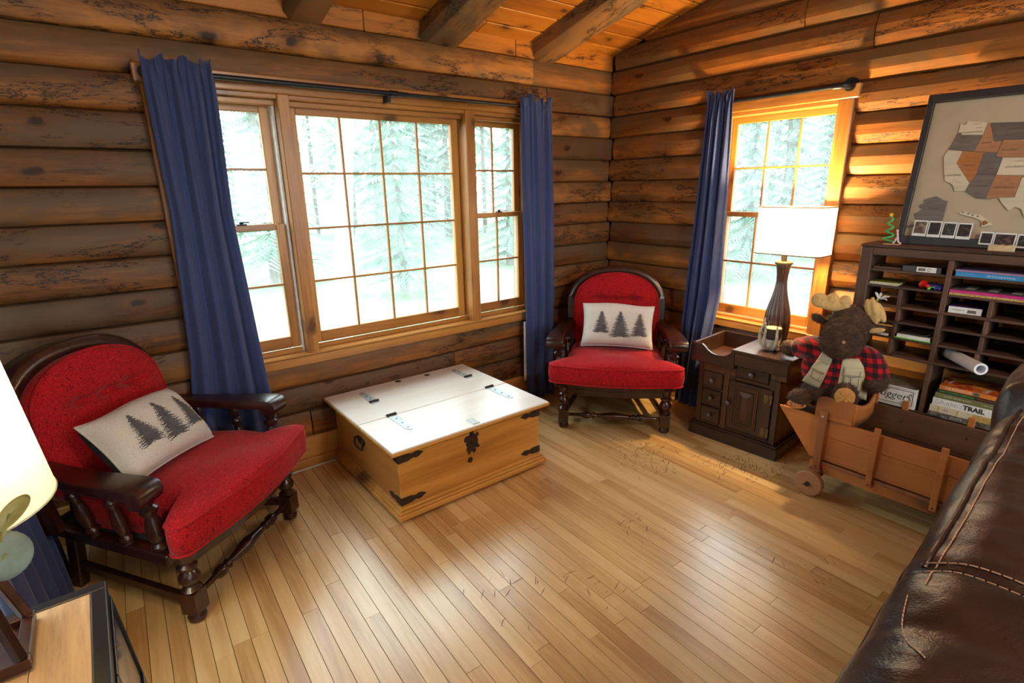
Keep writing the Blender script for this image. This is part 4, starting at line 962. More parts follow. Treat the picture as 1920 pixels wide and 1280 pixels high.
# raking nose
MB().prism([(-.207,.397),(.02,.397),(.02,.178),(-.030,.178)], 0, .014, 'y').build('nose_side', WX, wg, bevel=.002)
MB().prism([(-.207,.397),(.02,.397),(.02,.178),(-.030,.178)], YD, YD+.014, 'y').build('nose_side', WX, wg, bevel=.002)
MB().bar((-.198,YD/2+.007,.388),(-.028,YD/2+.007,.184),YD-.001,.012,(1,0,.8)).build('nose_board', WO, wg, bevel=.001)
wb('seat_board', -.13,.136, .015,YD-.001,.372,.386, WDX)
# seat arms with rounded corners and the curved cross board
arm = [(-.028,.398),(.136,.398),(.142,.505),(.13,.508),(.02,.510),(.0,.507),(-.016,.498),(-.025,.482)]
MB().prism(arm, -.014, .0, 'y').build('seat_arm', WX, wg, bevel=.003)
arm2 = [(-.02,.400),(.136,.400),(.150,.455),(.150,.512),(.13,.515),(.06,.505),(.02,.48)]
MB().prism(arm2, YD+.0145, YD+.028, 'y').build('seat_arm', WX, wg, bevel=.003)
mb = MB()
def cb(u, v):
    a = v; y = -.006+u*(YD+.018); sag = .030*math.sin(u*PI); return (.142+.012*math.sin(u*PI)+.030*(1-v)*0, y, lerp(.40,.508,v)-sag*v)
mb.grid(cb, 14, 3); o = mb.build('curved_cross_board', WX, wg, sharp=60); so = o.modifiers.new('board_thickness', 'SOLIDIFY'); so.thickness = .014
# wheels, axle blocks
def wheel(x, y, s):
    mb = MB(); mb.lathe([(.060,y),(.066,y+.004),(.0665,y+.016),(.0665,y+.028),(.063,y+.034)], 28, (x,0,.0665), 'y'); w = mb.build('wheel', M['wheelw'], wg, sharp=30)
    MB().lathe([(.010,y-.014*1),(.012,y-.004),(.012,y+.002)], 10, (x,0,.0665), 'y').build('axle_end', M['iron'], w); MB().tube([(x-.018,y-.010,.060),(x+.014,y-.010,.074)], .0028, 6).build('cotter_pin', M['iron'], w)
M['wheelw'] = wood('worn_disc_wheel', (.20,.085,.035), (.34,.165,.075), (.42,.23,.12), 'x', 1.2, .6, 0, var=.1, scuff=(.22,.18,.15))
for x in (.012, .84): wheel(x, -.078, 1); wheel(x, YD+.030, 1)
for x in (.012, .84):
    MB().bar((x,-.044,.0665),(x,YD+.032,.0665),.016,.016).build('axle', M['iron'], wg)
    wb('axle_block', x-.022,x+.03,-.040,-.006,.080,.135, WP); wb('axle_block', x-.022,x+.03,YD+.020,YD+.030,.080,.135, WP)

# ------------------------------------------------------------------ plush moose sitting in the wagon
mo = thing('plush_moose', 'brown plush moose in a red plaid shirt and tan vest sitting in the toy wagon', 'plush toy', (-.43,-1.910,.388), math.radians(-70))
def fur_mat():
    m, nt, nd, lk, b = newmat('dark_brown_plush'); v, _ = coords(nt, (1,1,1)); n = noise_(nt, v, 22, 4, .7); n2 = noise_(nt, v, 160, 2, .6)
    c = ramp(nt, n, [(.34, (.018,.008,.005)), (.55, (.050,.023,.013)), (.72, (.12,.058,.030))]); lk.new(c, b.inputs['Base Color']); b.inputs['Roughness'].default_value = .85
    b.inputs['Sheen Weight'].default_value = .35; b.inputs['Sheen Tint'].default_value = (.6,.4,.25,1); bump(nt, b, n2, .6, .006); return m
M['fur'] = fur_mat(); M['tan'] = plain('tan_plush', (.56,.36,.13), .9, noise_amt=.2, scale=60, sheen=.4, bmp=.2); M['tan2'] = plain('golden_paw_plush', (.50,.25,.06), .85, noise_amt=.2, scale=50, sheen=.4, bmp=.2)
def rotm(ax, ay, az): return (Matrix.Rotation(math.radians(az),3,'Z') @ Matrix.Rotation(math.radians(ay),3,'Y') @ Matrix.Rotation(math.radians(ax),3,'X'))
# (centre, radii, rotation) in the local frame: x to its own left hand side as seen from the front, -y forward
ELL = [((0,.03,.135),(.135,.098,.125),None),((0,.02,.245),(.105,.078,.085),None),                      # torso
       ((.022,.020,.462),(.090,.090,.082),None),((.006,-.060,.412),(.094,.090,.088),None),((-.004,-.120,.400),(.090,.074,.084),None),  # head, muzzle
       ((-.118,.055,.298),(.062,.045,.045),rotm(0,14,-30)),((-.175,.10,.280),(.060,.038,.038),rotm(0,14,-40)),((-.226,.142,.262),(.052,.042,.044),rotm(0,20,-40)),   # arm on the cabinet
       ((.105,.0,.285),(.052,.045,.055),rotm(0,35,0)),((.140,-.02,.235),(.043,.040,.055),rotm(0,25,0)),((.162,-.04,.190),(.052,.044,.042),None),   # arm on the wagon side
       ((-.085,-.005,.085),(.055,.085,.060),rotm(0,0,35)),((-.128,-.055,.070),(.040,.055,.042),rotm(0,0,35)),((-.140,-.085,.075),(.056,.042,.048),rotm(-35,0,20)),  # leg, foot with year
       ((.055,-.02,.095),(.055,.085,.060),rotm(0,0,-15)),((.050,-.085,.120),(.045,.060,.045),None),((.046,-.125,.142),(.054,.036,.058),rotm(-8,0,0)),  # leg, foot with tan sole
       ((-.108,.02,.462),(.040,.018,.022),rotm(0,25,0)),((.122,.02,.438),(.052,.018,.022),rotm(0,-12,0))]   # ears
mb = MB()
for c, r, R in ELL: mb.ball(c, r, 18, 12, R)
body = mb.build('body', M['fur'], mo, sharp=180)
rm = body.modifiers.new('one_skin', 'REMESH'); rm.mode = 'VOXEL'; rm.voxel_size = .0075; rm.use_smooth_shade = True
smo = body.modifiers.new('soften', 'SMOOTH'); smo.iterations = 3; smo.factor = .5
# short pile on every bare part
rf = random.Random(3); fm = MB()
INV = [(Vector(c), r, (R or Matrix.Identity(3))) for c, r, R in ELL]
def inside(p, skip):
    for k, (c, r, R) in enumerate(INV):
        if k == skip: continue
        q = R.transposed() @ (p-c)
        if (q.x/r[0])**2+(q.y/r[1])**2+(q.z/r[2])**2 < .93: return True
    return False
skipfur = {1}
for k, (c, r, R) in enumerate(INV):
    if k in skipfur: continue
    A = r[0]*r[1]+r[1]*r[2]+r[0]*r[2]; cnt = int(A*120000)
    for _ in range(cnt):
        d = Vector((rf.gauss(0,1),rf.gauss(0,1),rf.gauss(0,1))).normalized(); p = c + R @ Vector((d.x*r[0], d.y*r[1], d.z*r[2])); nr = (R @ Vector((d.x/r[0], d.y/r[1], d.z/r[2]))).normalized()
        if inside(p, k): continue
        if k == 0 and p.z > .155: continue
        if k in (5,6,8) or (k == 9 and p.z > .22): continue
        L = rf.uniform(.006,.013); t_ = (nr + Vector((rf.gauss(0,.45),rf.gauss(0,.45),rf.gauss(0,.45)-.25))).normalized(); sd = nr.cross(t_)
        if sd.length < 1e-3: continue
        sd = sd.normalized()*.0012; b0 = p-nr*.003; fm.add([b0-sd, b0+sd, p+t_*L], [(0,1,2)])
o = fm.build('pile', M['fur'], body); o['kind'] = 'stuff'
# head details
MB().ball((.006,-.196,.412), (.008,.006,.008), 10, 8).build('stitched_nose_tip', plain('worn_pink_thread', (.42,.24,.17), .8), mo)
def antler(side):
    mb = MB()
    if side < 0: L = [((-.060,.0,.538),(.082,.024,.026),rotm(0,6,0)),((-.118,.0,.560),(.037,.026,.037),None),((-.064,.0,.565),(.029,.025,.034),None),((-.012,.0,.560),(.027,.024,.032),None)]
    else: L = [((.112,.0,.510),(.026,.022,.042),rotm(0,-22,0)),((.086,.0,.540),(.017,.022,.046),rotm(0,-12,0)),((.110,-.008,.540),(.0165,.024,.050),rotm(0,-18,0)),((.135,.0,.524),(.018,.022,.052),rotm(0,-25,0))]
    for c, r, R in L: mb.ball(c, r, 16, 10, R)
    a = mb.build('antler', M['tan'], mo, sharp=180); rm = a.modifiers.new('one_skin', 'REMESH'); rm.mode = 'VOXEL'; rm.voxel_size = .0045; rm.use_smooth_shade = True
    sm_ = a.modifiers.new('soften', 'SMOOTH'); sm_.iterations = 4
    return a
antler(-1); antler(1)
MB().ball((.128,.004,.436), (.038,.008,.013), 12, 8, rotm(0,-12,0)).build('inner_ear', M['tan'], mo)
# paw soles
o = MB().grid(lambda u, v: (.046+.040*v*math.cos(u*6.283), -.163+.010*v*v+.003*math.cos(u*6.283*7)*v*(1-v)*3-.004*math.exp(-(v/.15)**2)*-1, .142+.043*v*math.sin(u*6.283)), 40, 10, closeu=True).build('sole', M['tan2'], mo)
o.modifiers.new('pad', 'SOLIDIFY').thickness = .006
sl = MB().ball((-.148,-.118,.052), (.044,.010,.024), 16, 8, rotm(-38,0,14)).build('sole', M['tan2'], mo)
M['redthread'] = plain('red_embroidery', (.32,.010,.012), .8)
text('lettering', '2016', .026, M['redthread'], mo, (-.148,-.130,.050), (math.radians(52),0,math.radians(14)), .0006, bold=.0006, sx=1.25)
# plaid shirt
def plaid():
    m, nt, nd, lk, b = newmat('buffalo_plaid_flannel'); tc = nt.nodes.new('ShaderNodeTexCoord'); sp = nt.nodes.new('ShaderNodeSeparateXYZ'); lk.new(tc.outputs['Object'], sp.inputs[0])
    def band(s, k):
        f = math_(nt, 'FRACT', math_(nt, 'MULTIPLY', s, k)); return math_(nt, 'GREATER_THAN', f, .5)
    xx = math_(nt, 'ADD', sp.outputs[0], math_(nt, 'MULTIPLY', sp.outputs[1], .55))
    a = band(xx, 24.0); c_ = band(sp.outputs[2], 24.0); s = math_(nt, 'MULTIPLY', math_(nt, 'ADD', a, c_), .5)
    col = ramp(nt, s, [(.0, (.52,.006,.012)), (.5, (.115,.006,.010)), (1.0, (.012,.010,.014))]); v, _ = coords(nt, (1,1,1)); n = noise_(nt, v, 260, 2)
    col = mixc(nt, ramp(nt, n, [(.4, .25), (.6, 0)]), col, (.01,.005,.008)); lk.new(col, b.inputs['Base Color']); b.inputs['Roughness'].default_value = .95; b.inputs['Sheen Weight'].default_value = .3; b.inputs['Specular IOR Level'].default_value = .15
    bump(nt, b, n, .3, .002); return m
M['plaid'] = plaid()
mb = MB(); mb.ball((0,.028,.215), (.160,.108,.152), 26, 16)
sh = mb.build('shirt', M['plaid'], mo, sharp=180); rm = sh.modifiers.new('one_skin', 'REMESH'); rm.mode = 'VOXEL'; rm.voxel_size = .007; rm.use_smooth_shade = True
sm_ = sh.modifiers.new('soften', 'SMOOTH'); sm_.iterations = 4
def sleeve(P, R):
    pts = spline(P, 5); k = len(pts); rr_ = [interp([(i/(len(R)-1), r) for i, r in enumerate(R)], j/(k-1)) for j in range(k)]
    mb = MB(); mb.tube(pts, rr_, 18, cap=False); o = mb.build('sleeve', M['plaid'], mo, sharp=180); so = o.modifiers.new('cloth', 'SOLIDIFY'); so.thickness = .004
sleeve([(-.06,.03,.295),(-.115,.052,.303),(-.150,.078,.292),(-.180,.104,.280)], [.064,.060,.053,.050]); sleeve([(.06,.02,.298),(.118,.004,.290),(.150,-.012,.250),(.166,-.026,.208)], [.058,.056,.052,.049])
MB().tube([(.085*math.cos(a), -.02+.075*math.sin(a)*-1+.03, .335-.008*math.sin(a)) for a in [i*6.283/24 for i in range(25)]], .014, 8).build('collar', M['plaid'], mo)
# vest panels hugging the shirt front
M['vest'] = plain('tan_twill_vest', (.50,.44,.29), .85, noise_amt=.06, scale=200, bmp=.15); M['stitch'] = plain('dark_vest_stitching', (.20,.17,.12), .9)
def front(x, z, off):
    """front surface of the shirt at local x, z"""
    q1 = max(1-(x/.160)**2-((z-.215)/.152)**2, .30); y1 = y2 = .028-.108*math.sqrt(q1)
    return (x, min(y1, y2)-off, z)
def panel(name, quad, off, mat, nu=10, nv=12, th=.004):
    (a, b, c, d) = [Vector((p[0]*1.32, p[1])) for p in quad]
    def f(u, v):
        p = (a.lerp(b, u)).lerp(d.lerp(c, u), v); return front(p.x, p.y, off)
    o = MB().grid(f, nu, nv).build(name, mat, mo if name == 'vest_panel' else VP[-1], sharp=180); so = o.modifiers.new('cloth', 'SOLIDIFY'); so.thickness = th; return o
VP = []
VP.append(panel('vest_panel', ((-.108,.150),(-.050,.118),(-.020,.290),(-.055,.318)), .006, M['vest']))
panel('pocket', ((-.088,.185),(-.050,.168),(-.036,.235),(-.074,.250)), .012, M['vest'], 5, 5, .003); panel('pocket_flap', ((-.085,.232),(-.038,.215),(-.026,.262),(-.068,.278)), .016, M['vest'], 5, 4, .003)
VP.append(panel('vest_panel', ((.006,.112),(.104,.100),(.098,.306),(.012,.302)), .006, M['vest']))
panel('pocket', ((.022,.146),(.080,.140),(.078,.236),(.024,.238)), .012, M['vest'], 6, 6, .003); panel('pocket_flap', ((.020,.226),(.082,.220),(.080,.262),(.022,.266)), .016, M['vest'], 6, 4, .003)
def stitchline(P, par): MB().tube([front(x*1.32, z, .0195) for x, z in P], .0011, 5).build('seam_stitching', M['stitch'], par)
stitchline([(.022,.252),(.022,.228),(.047,.218),(.072,.224),(.072,.250)], VP[1]); 
MB().tube([front(x*1.32,z,.0148) for x, z in [(.025,.218),(.025,.162),(.032,.153),(.062,.151),(.070,.160),(.070,.214)]], .0011, 5).build('seam_stitching', M['stitch'], VP[1])
MB().tube([front(.061,z,.0148) for z in (.216,.19,.154)], .0011, 5).build('seam_stitching', M['stitch'], VP[1])
MB().tube([front(x*1.32,z,.0148) for x, z in [(-.046,.215),(-.058,.178),(-.070,.178),(-.082,.190),(-.074,.232)]], .0011, 5).build('seam_stitching', M['stitch'], VP[0])
stitchline([(-.082,.236),(-.060,.216),(-.040,.222)], VP[0])
# ------------------------------------------------------------------ pigeonhole shelf
sh0 = thing('pigeonhole_shelf', 'old dark wooden pigeonhole shelf standing against the log wall under the framed map', 'shelf', (-.30,-1.885,0), -PI/2)
S = M['shelf']; SX = wood('old_sorter_shelf', (.028,.014,.010), (.065,.031,.021), (.115,.057,.037), 'x', 1, .55, 0, var=.25, scuff=(.13,.075,.045)); SZ = wood('old_sorter_post', (.045,.020,.013), (.095,.043,.026), (.15,.075,.045), 'z', 1, .55, 0, var=.25, scuff=(.13,.075,.045))
SF = wood('dusty_shelf_top', (.045,.038,.035), (.075,.062,.056), (.11,.09,.08), 'x', 1, .6, 0, var=.2)
def sb(n, x0,x1,y0,y1,z0,z1, m=SX, bev=.0015): return box(n, x0,x1,y0,y1,z0,z1, m, sh0, bev)
DP, XR = .215, 1.06
sb('post', 0,.050,0,.05,0,1.199, SZ, .003); sb('side_board', .022,.044,.05,DP,0,1.185, SZ); sb('post', XR,XR+.05,0,.05,0,1.199, SZ, .003); sb('side_board', XR+.006,XR+.028,.05,DP,0,1.185, SZ)
sb('top_rail', .050,XR,0,.030,1.162,1.199, SX, .003); sb('top_board', -.004,XR+.054,-.004,DP,1.1995,1.212, SX, .003)
DIV = (.345,.660,.860)
zr = dict(s1=1.094, s2=1.020, s3=.931, s4=.858, s5=.782, s6=.699, bot=.458)
T = .011
def shelf(x0, x1, z, front=0.0): 
    o = sb('shelf_board', x0,x1,front,DP,z-T/2,z+T/2, SX)
for k in ('s3','s6'): sb('shelf_board', .044,XR+.006,-.002,DP,zr[k]-.006,zr[k]+.006, SX)
sb('bottom_board', .044,XR+.006,-.002,DP,.440,.458, SX, .002); sb('bottom_rail', .05,XR,.0,.022,.405,.440, SX)
bays = [(.044,.345),(.364,.660),(.679,.860),(.879,XR+.006)]
for (a, b) in bays:
    for k in ('s1','s2','s4','s5'): shelf(a, b, zr[k] - (.008 if a > .3 and k == 's2' else 0), .004)
for x in DIV: sb('divider', x,x+.019,-.001,DP,.458,.693, SZ); sb('divider', x,x+.019,-.001,DP,.705,.925, SZ); sb('divider', x,x+.019,-.001,DP,.937,1.162, SZ)
for (x, lo, hi) in ((.181,'s3','s2'),(.186,'s4','s3'),(.182,'s5','s4'),(.177,'s6','s5'),(.508,'s3','s2'),(.506,'s4','s3'),(.504,'s5','s4'),(.500,'s6','s5')):
    sb('small_divider', x,x+.015,.003,DP,zr[lo]+.006,zr[hi]-.006-(.008 if x > .3 and hi == 's2' else 0), SZ)
def ST(k): return zr[k]+(.006 if k in ('s3','s6') else T/2)
def place(name, label, cat, lx_, ly_, z, rz=0, group=None):
    return thing(name, label, cat, (-.30+ly_, -1.885-lx_, z), -PI/2+rz, group)
def B(n, par, x0,x1,y0,y1,z0,z1, m, bev=.0008): return box(n, x0,x1,y0,y1,z0,z1, m, par, bev)
P_ = {k: plain(n, c, r) for k, (n, c, r) in dict(paper=('page_edges',(.68,.64,.54),.8), white=('white_card',(.72,.74,.73),.5), black=('black_print',(.02,.02,.022),.5), blue=('sky_blue_cover',(.03,.26,.62),.35), purple=('lilac_cover',(.30,.20,.40),.35), magenta=('magenta_spine',(.50,.015,.20),.4), dark=('dark_cover',(.035,.028,.028),.3),
    green=('green_cover',(.05,.20,.03),.4), yellow=('yellow_cover',(.62,.45,.03),.4), red=('red_plastic',(.62,.02,.015),.3), lime=('lime_plastic',(.12,.55,.05),.3), navy=('navy_plastic',(.03,.03,.30),.3), olive=('olive_cloth',(.15,.155,.055),.6), pine=('pine_green_cover',(.012,.030,.012),.4), orange=('orange_spine',(.66,.20,.03),.4), cream=('cream_map_cover',(.60,.56,.40),.5), gold=('gold_print',(.50,.33,.05),.5), violet=('violet_box',(.06,.03,.22),.35), grey=('grey_print',(.28,.28,.30),.5), brown=('speckled_brown_tray',(.10,.045,.03),.5), silver=('silver_print',(.45,.45,.48),.4)).items()}
def mottled(name, a, b_, c_, s):
    m, nt, nd, lk, b = newmat(name); v, _ = coords(nt, (1,1,1)); n = noise_(nt, v, s, 4, .7, .5); c = ramp(nt, n, [(.36, a), (.5, b_), (.62, c_)]); lk.new(c, b.inputs['Base Color']); b.inputs['Roughness'].default_value = .4; return m
M['sunset'] = mottled('sunset_cover_print', (.25,.02,.01), (.62,.13,.02), (.85,.50,.08), 14); M['comic'] = mottled('busy_green_cover', (.02,.10,.015), (.20,.30,.03), (.42,.20,.03), 90); M['rocky'] = mottled('dark_landscape_cover', (.03,.03,.03), (.10,.09,.08), (.22,.20,.16), 40); M['dots'] = mottled('gold_dot_print', (.55,.50,.33), (.50,.33,.05), (.25,.15,.03), 160)
M['greyphoto'] = mottled('grey_photo_lid', (.07,.075,.075), (.12,.125,.125), (.20,.21,.20), 20)
# row under the top rail
t = place('wooden_tray', 'speckled brown flat tray lying on the highest pigeonhole of the shelf', 'tray', .058, .02, ST('s1')); B('tray_base', t, 0,.115,0,.15,0,.003, P_['brown']); 
for (a,b,c,d) in ((0,.115,0,.004),(0,.115,.146,.15),(0,.004,.004,.146),(.111,.115,.004,.146)): B('tray_rim', t, a,b,c,d,.003,.010, P_['brown'])
t = place('game_box', 'flat black box with a white barcode label on the highest pigeonhole', 'box', .178, .010, ST('s1')); B('box_body', t, 0,.145,0,.16,0,.026, P_['dark']); l = B('box_label', t, .055,.128,-.0012,.0,.002,.025, P_['white'], 0)
mbx = MB()
for i in range(14): mbx.box(.062+i*.0019,.062+i*.0019+(.0006+.0006*((i*7)%3)/2),-.0018,-.0010,.007,.020)
mbx.build('barcode', P_['black'], l); MB().tube([(.103+.006*math.cos(a), -.0015, .0135+.006*math.sin(a)) for a in [i*.45 for i in range(12)]], .0009, 5).build('recycling_mark', P_['black'], l)
# second row
for k, (dz, m, rz, nm) in enumerate(((0,'green',.0,'green comic book lying under another on the second pigeonhole'),(.0065,'yellow',.05,'yellow comic book lying topmost on the second pigeonhole'))):
    t = place('comic_book', nm, 'book', .052+.004*k, .012, ST('s2')+dz, rz); B('pages', t, 0,.118,0,.15,.0008,.0052, P_['paper'], 0); B('cover', t, -.001,.119,-.001,.151,.0052,.0062, M['comic']); B('back_cover', t, -.001,.119,-.001,.151,0,.0008, P_[m])
t = place('spinning_top', 'red plastic horn toy on the second pigeonhole', 'toy', .262, .035, ST('s2')); MB().lathe([(.018,0),(.019,.003),(.016,.007),(.010,.016),(.0085,.030),(.007,.052),(.003,.056)], 16).xf(Matrix.Rotation(PI/2,4,'X') @ Matrix.Rotation(math.radians(35),4,'Y')).xf(Matrix.Translation((0,0,.019))).build('horn', P_['red'], t); MB().lathe([(.0125,-.0008),(.012,.001)],14).xf(Matrix.Rotation(PI/2,4,'X') @ Matrix.Rotation(math.radians(35),4,'Y')).xf(Matrix.Translation((0,0,.019))).build('horn_mouth', plain('dark_red_hollow', (.22,.01,.01), .5), t)
t = place('toy_airplane', 'blue and lime plastic toy plane on the second pigeonhole beside the red horn', 'toy', .312, .03, ST('s2'))
MB().tube(spline([(-.03,-.004,.013),(-.012,0,.014),(.012,0,.014),(.030,.003,.012)], 4), [.006]+[.012]*11+[.006], 10).build('fuselage', P_['navy'], t); MB().bar((-.010,-.02,.012),(.006,.04,.022),.020,.004).build('wing', P_['lime'], t, bevel=.001); MB().ball((-.02,-.022,.0075),.0072,10,8).build('wheel', P_['lime'], t); MB().ball((.018,-.018,.010),.0095,10,8).build('engine', P_['navy'], t); MB().ball((.004,-.016,.008),.0078,10,8).build('wheel', P_['navy'], t)
# bee
t = place('pipe_cleaner_bee', 'little pipe-cleaner bee with white wings standing in a pigeonhole', 'toy', .098, .03, ST('s3')); MB().ball((-.024,0,.011),(.011,.010,.0105),12,8).build('head', P_['yellow'], t); MB().tube([(-.014,0,.010),(.012,0,.009)], .0085, 10).build('body', P_['black'], t); MB().tube([(-.004,0,.0095),(.003,0,.0093)], .0092, 10).build('stripe', P_['yellow'], t)
for (a, b, c) in ((-.02,.0,.046),(.004,.006,.045),(.044,-.006,.034),(.034,.004,.014)): MB().tube([(.002,0,.015),(.002+a*.6,b,.015+c*.5),(.002+a,b,c)], [.003,.0065,.003], 8).build('wing', P_['white'], t)
# right bay: colouring books
def flat_book(label, x, y, z, w, d, h, cov, spine=None, rz=0, name='book', group=None, pg='paper'):
    t = place(name, label, 'book', x, y, z, rz, group); c = .0014
    B('pages', t, .002,w-.002,.002,d-.002,c,h-c, P_[pg], 0); B('cover', t, 0,w,0,d,h-c,h, cov, .0004); B('back_cover', t, 0,w,0,d,0,c, cov, .0004); B('spine', t, 0,w,-.0012,.0008,0,h, spine or cov, .0006); return t
t = flat_book('sky blue colouring book lying in the second bay of the pigeonhole shelf', .376, .006, ST('s1'), .272, .19, .0185, P_['blue']); text('lettering', '200 Coloring & Activity', .0095, P_['white'], t, (.150,-.0015,.0095), (PI/2,0,0), .0002)
t = flat_book('lilac magazine lying on top of the sky blue colouring book', .372, .010, ST('s1')+.019, .27, .19, .008, P_['purple']); text('lettering', 'Puzzle Fun', .006, P_['yellow'], t, (.16,-.0015,.004), (PI/2,0,0), .0002)
zb = ST('s2')-.008
t = flat_book('thin white magazine with a gold edge under the magenta box', .368, .004, zb, .285, .19, .009, P_['white'], M['dots'])
t = place('paint_box', 'flat dark paint box with a magenta edge and square wells', 'box', .366, .010, zb+.0092); B('tray_body', t, 0,.286,0,.19,0,.012, P_['magenta']); B('lid', t, .004,.282,.004,.186,.012,.0185, P_['dark'])
for i in range(7): B('well', t, .012+i*.038,.044+i*.038,.012,.10,.0185,.0205, P_['grey'] if i % 2 else P_['dark'])
t = place('puzzle_box', 'violet box with a white barcode side lying in a middle pigeonhole', 'box', .376, .012, ST('s3'), .06); B('box_body', t, 0,.115,0,.14,0,.030, P_['violet']); l = B('side_label', t, .0,.113,-.001,.0,.001,.029, P_['white'], 0)
mbx = MB()
for i in range(16): mbx.box(.066+i*.0019,.066+i*.0019+(.0006+.0007*((i*5)%3)/2),-.0016,-.0008,.006,.020)
mbx.build('barcode', P_['black'], l); text('lettering', 'AGES 8 AND UP', .0065, P_['black'], l, (.032,-.0012,.016), (PI/2,0,0), .0002); l2 = B('title_patch', t, .030,.090,.02,.075,.030,.0304, P_['dark'], 0); text('lettering', 'PUZZLE 500', .013, P_['red'], l2, (.060,.048,.0306), (0,0,0), .0002)
# lower left pigeonholes
t = flat_book('dark glossy magazine lying in the pigeonhole beside the moose ear', .100, .008, ST('s5'), .072, .12, .011, P_['dark'], P_['white'], -.05)
t = flat_book('lime green folder lying lowest in the pigeonhole beside the divider', .196, .002, ST('s5'), .144, .17, .004, P_['lime'], rz=.0)
t = flat_book('white paperback lying on the lime green folder', .206, .004, ST('s5')+.0042, .130, .15, .016, P_['white'], P_['white'], .0)
t = place('photo_magazine', 'grey photo magazine with a curled corner on the white paperback', 'magazine', .204, .006, ST('s5')+.0205, .0)
mg = MB().grid(lambda u, v: (u*.128, v*.15, .001+.020*max(0, u-.72)**1.6*(1-v)*6), 14, 8); o = mg.build('sheet', M['rocky'], t, sharp=180); o.modifiers.new('paper', 'SOLIDIFY').thickness = .001
B('page_block', t, .001,.085,.0,.15,-.0002,.0006, P_['white'], 0)
# rolled paper sticking out of a pigeonhole
pt = thing('paper_roll', 'white rolled paper tube sticking out of a lower pigeonhole', 'paper roll', (-.425,-2.438,.748)); dirv = Vector((.245,.18,-.013)); R0, r0 = .0245, .0165
q = Vector((0,0,1)).rotation_difference(dirv.normalized()).to_matrix().to_4x4(); L = dirv.length; mb = MB(); n = 24
prof = [(r0,0),(R0,0),(R0,L),(r0,L)]; vs = []; fs = []
for (r, z) in prof:
    for i in range(n): vs.append(q @ Vector((r*math.cos(6.283*i/n), r*math.sin(6.283*i/n), z)))
for j in range(4):
    for i in range(n): fs.append((j*n+i, j*n+(i+1)%n, ((j+1)%4)*n+(i+1)%n, ((j+1)%4)*n+i))
mb.smooth = True; mb.add(vs, [tuple(reversed(f)) for f in fs]); mb.build('tube', plain('glossy_white_paper', (.66,.68,.72), .3), pt, sharp=40)
# game box with script lettering
t = place('keepsake_box', 'white lidded box with black script lettering in the bottom compartment', 'box', .070, -.012, .458, .02); B('box_body', t, 0,.262,0,.19,0,.098, P_['white'], .002); B('lid_top', t, .004,.258,.004,.186,.098,.100, M['greyphoto'], .001)
text('lettering', 'nugger', .050, P_['black'], t, (.158,-.0008,.054), (PI/2,0,0), .0003, shear=.25, bold=-.0004)
for (a,b,c,d) in ((.012,.250,.016,.018),(.012,.250,.084,.086),(.248,.250,.018,.084),(.012,.014,.018,.084),(.012,.250,.092,.0928),(.012,.250,.008,.0088)): B('printed_line', t, a,b,-.0010,.0,c,d, P_['black'], 0)
o = MB().tube(spline([(.234,-.0012,.030),(.238,-.0012,.050),(.234,-.0012,.066),(.240,-.0012,.074),(.245,-.0012,.064)], 4), .0011, 5).build('printed_figure', P_['black'], t); MB().tube([(.230,-.0012,.056),(.244,-.0012,.044)], .0011, 5).build('printed_figure', P_['black'], t)
# stack of hardbacks
z = .458; bk = []
def hb(label, x, w, d, h, cov, spine, y=-.012, rz=0):
    global z
    t = flat_book(label, x, y, z, w, d, h, cov, spine, rz, 'hardback_book'); z += h+.0002; return t
t = hb('black photo hardback lying lowest in the stack of six books', .385, .290, .19, .024, P_['dark'], M['rocky']); text('lettering', 'STEVE', .017, P_['silver'], t, (.105,-.0016,.012), (PI/2,0,0), .0002); B('spine_mark', t, .225,.228,-.0018,-.001,.004,.020, P_['silver'], 0); B('spine_mark', t, .232,.235,-.0018,-.001,.004,.020, P_['silver'], 0)
t = hb('cream map-covered hardback with gold patches, second from below in the book stack', .388, .262, .19, .030, P_['cream'], P_['cream']); B('gold_patch', t, .155,.260,-.0018,-.001,.001,.029, M['dots'], 0); B('gold_band', t, .030,.036,-.0018,-.001,.004,.026, P_['gold'], 0); B('gold_band', t, .100,.105,-.0018,-.001,.004,.026, P_['gold'], 0); text('lettering', '-88', .016, P_['grey'], t, (.058,-.0016,.015), (PI/2,0,0), .0002)
t = hb('white hardback with large GRAND TRAIL title on its spine in the book stack', .394, .256, .19, .036, P_['white'], P_['white']); text('lettering', 'GRAND', .0285, P_['grey'], t, (.058,-.0016,.018), (PI/2,0,0), .0002, bold=-.0006); text('lettering', 'TRAIL', .0285, P_['black'], t, (.148,-.0016,.018), (PI/2,0,0), .0002, bold=.0012); B('rule_line', t, .195,.240,-.0014,-.0008,.0177,.0183, P_['grey'], 0)
t = hb('olive green hardback lying between the white and the dark green books', .398, .255, .18, .026, P_['olive'], P_['olive']); text('lettering', 'NEVER HOME AGAIN', .0105, P_['cream'], t, (.082,-.0016,.014), (PI/2,0,0), .0002); text('lettering', 'A NEW COLLECTION', .007, P_['cream'], t, (.20,-.0016,.013), (PI/2,0,0), .0002)
t = hb('dark green paperback with lime and red spine lettering in the book stack', .404, .250, .17, .017, P_['pine'], P_['pine']); text('lettering', 'HOW TO SURVIVE A PERSONAL', .0085, P_['lime'], t, (.070,-.0016,.0085), (PI/2,0,0), .0002); text('lettering', 'BEAR ATTACK', .0085, P_['red'], t, (.170,-.0016,.0085), (PI/2,0,0), .0002); text('lettering', 'BILL', .0085, P_['white'], t, (.228,-.0016,.0085), (PI/2,0,0), .0002)
